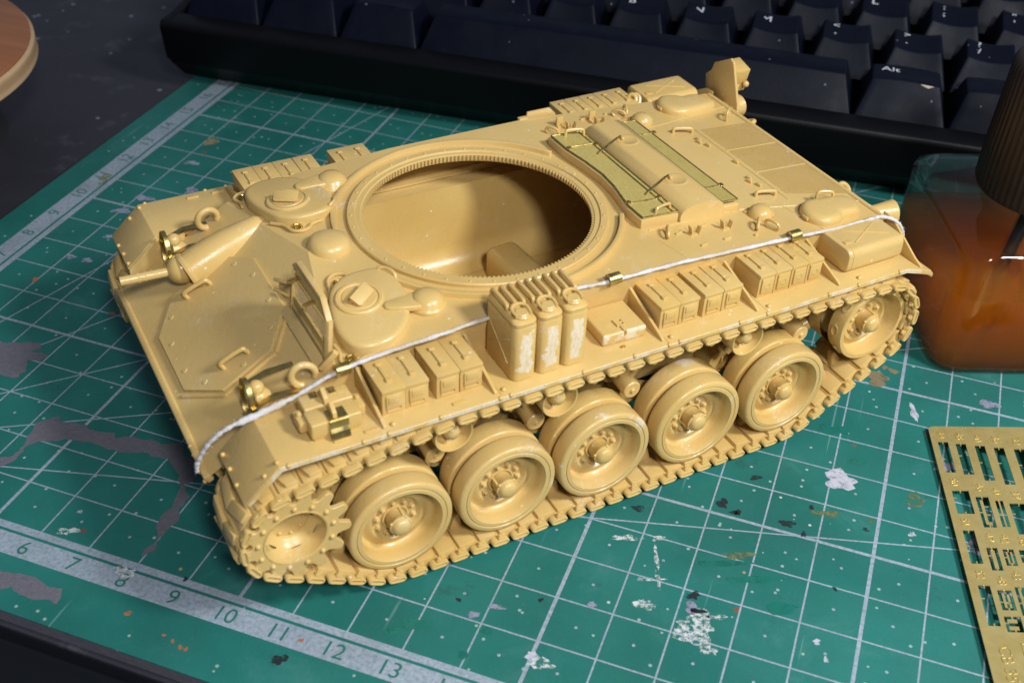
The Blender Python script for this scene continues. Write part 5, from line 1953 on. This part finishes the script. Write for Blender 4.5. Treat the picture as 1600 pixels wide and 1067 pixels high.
ROWS = [
    [(1.25, ''), (1.25, ''), (1.25, ''), (6.25, ''), (1.25, 'Alt'), (1.25, '▪'), (1.25, ''), (1.25, '')],
    [(2.25, ''), (1, 'Z'), (1, 'X'), (1, 'C'), (1, 'V'), (1, 'B'), (1, 'N'), (1, 'M'), (1, '<\n,'), (1, '>\n.'), (1, '?\n/'), (2.75, '')],
    [(1.75, ''), (1, 'A'), (1, 'S'), (1, 'D'), (1, 'F'), (1, 'G'), (1, 'H'), (1, 'J'), (1, 'K'), (1, 'L'), (1, ':\n;'), (1, '"\n\''), (2.25, '')],
    [(1.5, ''), (1, 'Q'), (1, 'W'), (1, 'E'), (1, 'R'), (1, 'T'), (1, 'Y'), (1, 'U'), (1, 'I'), (1, 'O'), (1, 'P'), (1, '{\n['), (1, '}\n]'), (1.5, '')],
    [(1, '~\n`')] + [(1, c) for c in '1234567890'] + [(1, '_\n-'), (1, '+\n='), (2, '')],
]
for r_, row in enumerate(ROWS):
    xu = 0.0
    y0 = 9.6 + r_ * U
    z0 = 19.4 + r_ * 1.35
    for w_u, leg in row:
        me, top_pt, h, tilt, tf, tb_ = key_mesh(w_u, r_)
        cx = 0.8 + (xu + w_u / 2) * U
        kc = obj('keycap', me, None, kb, (cx, y0, z0), (R(0.6 * r_), 0, R(random.uniform(-0.25, 0.25))))
        xu += w_u
        if leg:
            if leg == '▪':
                bb = MB()
                bb.box((0, 0, 0), (2.6, 2.6, 0.02), None, 0.0)
                lm = bb.mesh('legend')
            else:
                lm = text_mesh(leg, 4.2 if len(leg) < 3 else (3.9 if '\n' not in leg else 3.6))
            lm.materials.append(M['legend'])
            lo = bpy.data.objects.new('legend', lm)
            COL.objects.link(lo)
            lo.parent = kc
            ux = 0.26 if leg != '▪' else 0.72
            tt = 0.62
            W = w_u * U - 1.0
            x = lerp(-W / 2 + 2.9, W / 2 - 2.9, ux)
            y = lerp(tf, 18.0 - tb_, tt)
            dish = (0.9 if r_ else -0.5) * (1 - (2 * ux - 1) ** 2)
            z = h + (y - 9) * math.tan(R(tilt)) - dish + 0.12
            lo.location = (x * S, y * S, z * S)
            lo.rotation_euler = (R(tilt), 0, 0)
            if leg == 'Alt':
                bb = MB()
                bb.prism([(-0.5, 0.3), (1.4, 0.5), (2.2, 0.0), (3.6, 0.4), (6.6, 0.2), (3.8, -0.9), (1.3, -1.7), (0.2, -1.0)], 0.05, None, 0.0)
                co = obj('chipped_edge', bb, 'chip', kc, (0.4, tf - 0.35, h - 0.1), (R(62), 0, 0))

# ================================================================== BOTTLE
bot = empty('glass_bottle', (219.2, 137.2, 0.05), (0, 0, R(20.5)))
tag(bot, 'square clear glass bottle half full of amber liquid with a brown ribbed screw cap', 'bottle')
def brect(hw, r):
    # chamfered square; extra points beside each corner keep the broad faces flat
    out_ = []
    for i in range(4):
        c0, s0 = math.cos(i * PI / 2), math.sin(i * PI / 2)
        loc = [(hw, hw - r - 0.5), (hw, hw - r)] + [(hw - r + r * math.cos(R(a)), hw - r + r * math.sin(R(a))) for a in (22.5, 45, 67.5)] + [(hw - r, hw), (hw - r - 0.5, hw)]
        out_ += [(x * c0 - y * s0, x * s0 + y * c0) for x, y in loc]
    return out_
def rings_mesh(b, secs, n_):
    """closed surface through a list of rounded-square rings"""
    v, f = [], []
    for (hw, r_, z) in secs:
        for x, y in brect(hw, min(r_, hw - 0.8)):
            v.append((x, y, z))
    n = len(brect(10, 2))
    for k_ in range(len(secs) - 1):
        for i in range(n):
            j = (i + 1) % n
            f.append((k_ * n + i, k_ * n + j, (k_ + 1) * n + j, (k_ + 1) * n + i))
    f.append(tuple(reversed(range(n))))
    f.append(tuple(range((len(secs) - 1) * n, len(secs) * n)))
    b.raw(v, f)
b = MB()
outer = [(20.2, 4.0, 0.0), (20.8, 4.2, 0.0), (21.9, 4.8, 0.5), (22.4, 5.0, 1.4), (22.4, 5.0, 2.0), (22.4, 5.0, 2.6), (22.4, 5.0, 26.6), (22.4, 5.0, 27.2), (22.4, 5.0, 27.6), (22.0, 5.2, 29.2), (20.8, 5.6, 30.2), (20.2, 5.8, 30.4), (17.5, 7.4, 30.9), (16.5, 8, 31.1), (13.0, 11, 31.9), (12.0, 11.2, 33.0), (12.0, 11.2, 41.0)]
rings_mesh(b, outer, 0)
glass = obj('glass_body', b, 'glass', bot, smooth=60)
b = MB()
rings_mesh(b, [(20.2, 4.2, 0.9), (21.5, 4.8, 1.2), (22.15, 5.0, 2.0), (22.15, 5.0, 2.6), (22.15, 5.0, 18.6), (22.15, 5.0, 19.2), (21.6, 5.0, 19.4), (21.0, 5.0, 19.4)], 0)
obj('amber_liquid', b, 'amber', bot, smooth=60)
b = MB()
b.cyl((0, 0, 40), (-9.0, -7.0, 6.5), 1.5, 1.2, 16, 0.2)
b.cyl((-9.0, -7.0, 6.5), (-10.6, -8.2, 2.6), 1.5, 0.7, 16, 0.2)
obj('applicator_brush', b, 'rubber', bot)
b = MB()
NR = 60
v, f = [], []
prof = [(14.4, 33.6), (14.5, 34.4), (14.35, 44), (13.6, 60.6), (13.2, 61.8), (12.4, 62.4), (11.2, 62.5), (10.8, 62.1), (0, 62.1)]
nseg = NR * 4
for k_, (r0, z) in enumerate(prof[:-1]):
    for i in range(nseg):
        rib = 0.34 * (0.5 + 0.5 * math.cos(2 * PI * i / 4)) if 0 < k_ < 4 else 0.0
        a = 2 * PI * i / nseg
        v.append(((r0 + rib - (0.0 if k_ else 0)) * math.cos(a), (r0 + rib) * math.sin(a), z))
v.append((0, 0, 62.1))
m_ = len(prof) - 1
for k_ in range(m_ - 1):
    for i in range(nseg):
        j = (i + 1) % nseg
        f.append((k_ * nseg + i, k_ * nseg + j, (k_ + 1) * nseg + j, (k_ + 1) * nseg + i))
f += [((m_ - 1) * nseg + i, (m_ - 1) * nseg + (i + 1) % nseg, len(v) - 1) for i in range(nseg)]
f.append(tuple(reversed(range(nseg))))
b.raw(v, f)
obj('screw_cap', b, 'cap', bot, smooth=50)

# ================================================================== ETCHED BRASS SHEET
uA = Vector((0.96, 0.24, 0.11)).normalized()
vA = Vector((0.24, -0.97, 0.0)).normalized()
wA = uA.cross(vA).normalized()             # points down
vA = wA.cross(uA).normalized()
fret = empty('etched_brass_sheet', (206.2, 89.0, 1.0))
fret.rotation_euler = Matrix((uA, -vA, -wA)).transposed().to_euler()
tag(fret, 'flat photo-etched brass parts sheet with numbered cut-outs lying on the mat below the bottle', 'brass sheet')
holes = [(1.16, 4.6, 3.1, 13.5), (4.47, 5.1, 6.4, 14.0), (8.0, 5.6, 9.9, 15.6), (11.5, 6.1, 13.4, 16.6), (15.2, 6.5, 17.6, 18.5),
         (1.35, 18.4, 4.42, 24.6), (5.36, 20.0, 7.68, 28.0), (8.7, 20.9, 10.1, 27.8), (11.1, 21.6, 14.5, 29.6), (1.4, 28.8, 3.45, 37.0),
         (4.68, 33.0, 6.58, 38.5), (7.42, 33.3, 9.3, 37.3), (10.2, 33.4, 12.4, 36.5), (1.5, 42.0, 3.52, 51.0), (4.5, 43.0, 6.86, 47.5), (7.56, 42.2, 9.6, 48.6),
         (4.35, 48.8, 7.1, 52.2), (10.6, 40.2, 13.2, 47.0), (10.4, 49.6, 13.6, 53.0), (15.6, 21.8, 18.6, 29.0), (14.0, 33.0, 17.4, 42.0)]
FW, FH = 34.0, 74.0
xs = sorted(set([0, FW] + [h_[0] for h_ in holes] + [h_[2] for h_ in holes] + [1.1]))
ysf = sorted(set([0, FH] + [h_[1] for h_ in holes] + [h_[3] for h_ in holes] + [1.1]))
bm = bmesh.new()
vmap = {}
def vv(x, y):
    kk = (round(x, 4), round(y, 4))
    if kk not in vmap:
        vmap[kk] = bm.verts.new((x * S, -y * S, 0))
    return vmap[kk]
for xa, xb in zip(xs, xs[1:]):
    for ya, yb in zip(ysf, ysf[1:]):
        cx, cy = (xa + xb) / 2, (ya + yb) / 2
        if any(h_[0] < cx < h_[2] and h_[1] < cy < h_[3] for h_ in holes):
            continue
        if xa == 0 and ya == 0:      # rounded corner
            arc = [vv(1.1 - 1.1 * math.cos(R(a)), 1.1 - 1.1 * math.sin(R(a))) for a in (0, 22.5, 45, 67.5, 90)]
            bm.faces.new(arc + [vv(1.1, 1.1)])
            continue
        bm.faces.new([vv(xa, ya), vv(xa, yb), vv(xb, yb), vv(xb, ya)])
ext = bmesh.ops.extrude_face_region(bm, geom=bm.faces[:])
bmesh.ops.translate(bm, vec=(0, 0, 0.22 * S), verts=[g_ for g_ in ext['geom'] if isinstance(g_, bmesh.types.BMVert)])
bmesh.ops.recalc_face_normals(bm, faces=bm.faces[:])
me = bpy.data.meshes.new('sheet')
bm.to_mesh(me)
bm.free()
M['brass_flat'] = brass('brass_sheet', flat=True)
me.materials.append(M['brass_flat'])
o = bpy.data.objects.new('sheet', me)
COL.objects.link(o)
o.parent = fret
b = MB()
for (xa, ya, xb, yb) in holes:
    w_, h_ = xb - xa, yb - ya
    for t in (0.0, 1.0):
        b.box((xa + w_ * 0.5, -(ya + (0.3 if t == 0 else h_ - 0.3)), 0.11), (0.22, 0.6, 0.16), None, 0.0)
    b.box((xa + 0.3, -(ya + h_ * random.uniform(0.3, 0.6)), 0.11), (0.6, 0.2, 0.16), None, 0.0)
obj('tab', b, 'brass_flat', fret)
for rects in ([(5.95, 20.9, 6.5, 27.2), (6.5, 22.5, 7.2, 22.75), (6.5, 24.6, 7.2, 24.85), (6.5, 26.6, 7.1, 27.4)],
              [(9.25, 21.0, 9.55, 27.7)], [(5.3, 33.6, 6.0, 38.0)], [(7.9, 33.9, 8.2, 36.9), (8.6, 33.9, 8.9, 36.9), (7.9, 36.6, 8.9, 36.9)],
              [(5.1, 43.7, 5.5, 46.9), (5.5, 45.6, 6.3, 46.0), (5.9, 43.9, 6.3, 46.9)], [(8.1, 42.4, 8.5, 48.4)],
              [(4.8, 49.4, 6.4, 50.2)], [(4.8, 50.9, 6.4, 51.7)]):
    b = MB()
    for xa, ya, xb, yb in rects:
        b.box(((xa + xb) / 2, -(ya + yb) / 2, 0.1), (xb - xa, yb - ya, 0.14), None, 0.0)
    obj('etched_part', b, 'brass_flat', fret)
def fret_text(t, u_, v_, size):
    me = text_mesh(t, size, 0.06)
    me.materials.append(M['brass_flat'])
    o = bpy.data.objects.new('raised_figure', me)
    COL.objects.link(o)
    o.parent = fret
    o.location = (u_ * S, -v_ * S, 0.25 * S)
    o.rotation_euler = (0, 0, -PI / 2)
for t, (u_, v_) in {'49': (1.95, 2.5), '45': (5.46, 2.95), '40': (8.87, 3.5), '36': (12.42, 3.8), '32': (16.15, 4.25), '50': (2.1, 16.1), '46': (6.55, 17.5), '41': (9.25, 18.6), '37': (12.7, 19.4),
                    '51': (2.2, 26.75), '47': (5.66, 30.5), '42': (8.26, 30.8), '38': (11.4, 31.2), '52': (2.35, 39.5), '48': (5.7, 40.8), '43': (8.4, 39.6)}.items():
    fret_text(t, u_, v_, 2.1)
fret_text('CB 35', 3.05, 58.8, 2.9)
b = MB()
for (xa, ya, xb, yb) in ((5.9, 54.6, 6.1, 72), (5.9, 54.4, 20, 54.6)):
    b.box(((xa + xb) / 2, -(ya + yb) / 2, 0.24), (xb - xa, yb - ya, 0.1), None, 0)
obj('etched_border', b, 'brass_flat', fret)

# ================================================================== ROUND PLYWOOD STAND
std = empty('plywood_stand', (-77.3, 101.9, -3.0))
tag(std, 'round varnished plywood disc on a dark foot standing on the desk beside the mat', 'wooden stand')
b = MB()
b.lathe([(0, 28.0), (49.8, 28.0), (50.2, 27.8), (50.2, 27.2)], 96)
obj('disc_top', b, 'wood', std)
b = MB()
b.lathe([(50.2, 27.25), (51.0, 26.6), (51.2, 22.6), (50.6, 22.0), (0, 22.0)], 96)
obj('disc_edge', b, 'ply', std)
b = MB()
b.lathe([(0, 22.2), (34, 22.2), (37, 20), (38, 3), (39, 0.0), (0, 0.0)], 64)
obj('foot', b, 'rubber', std)
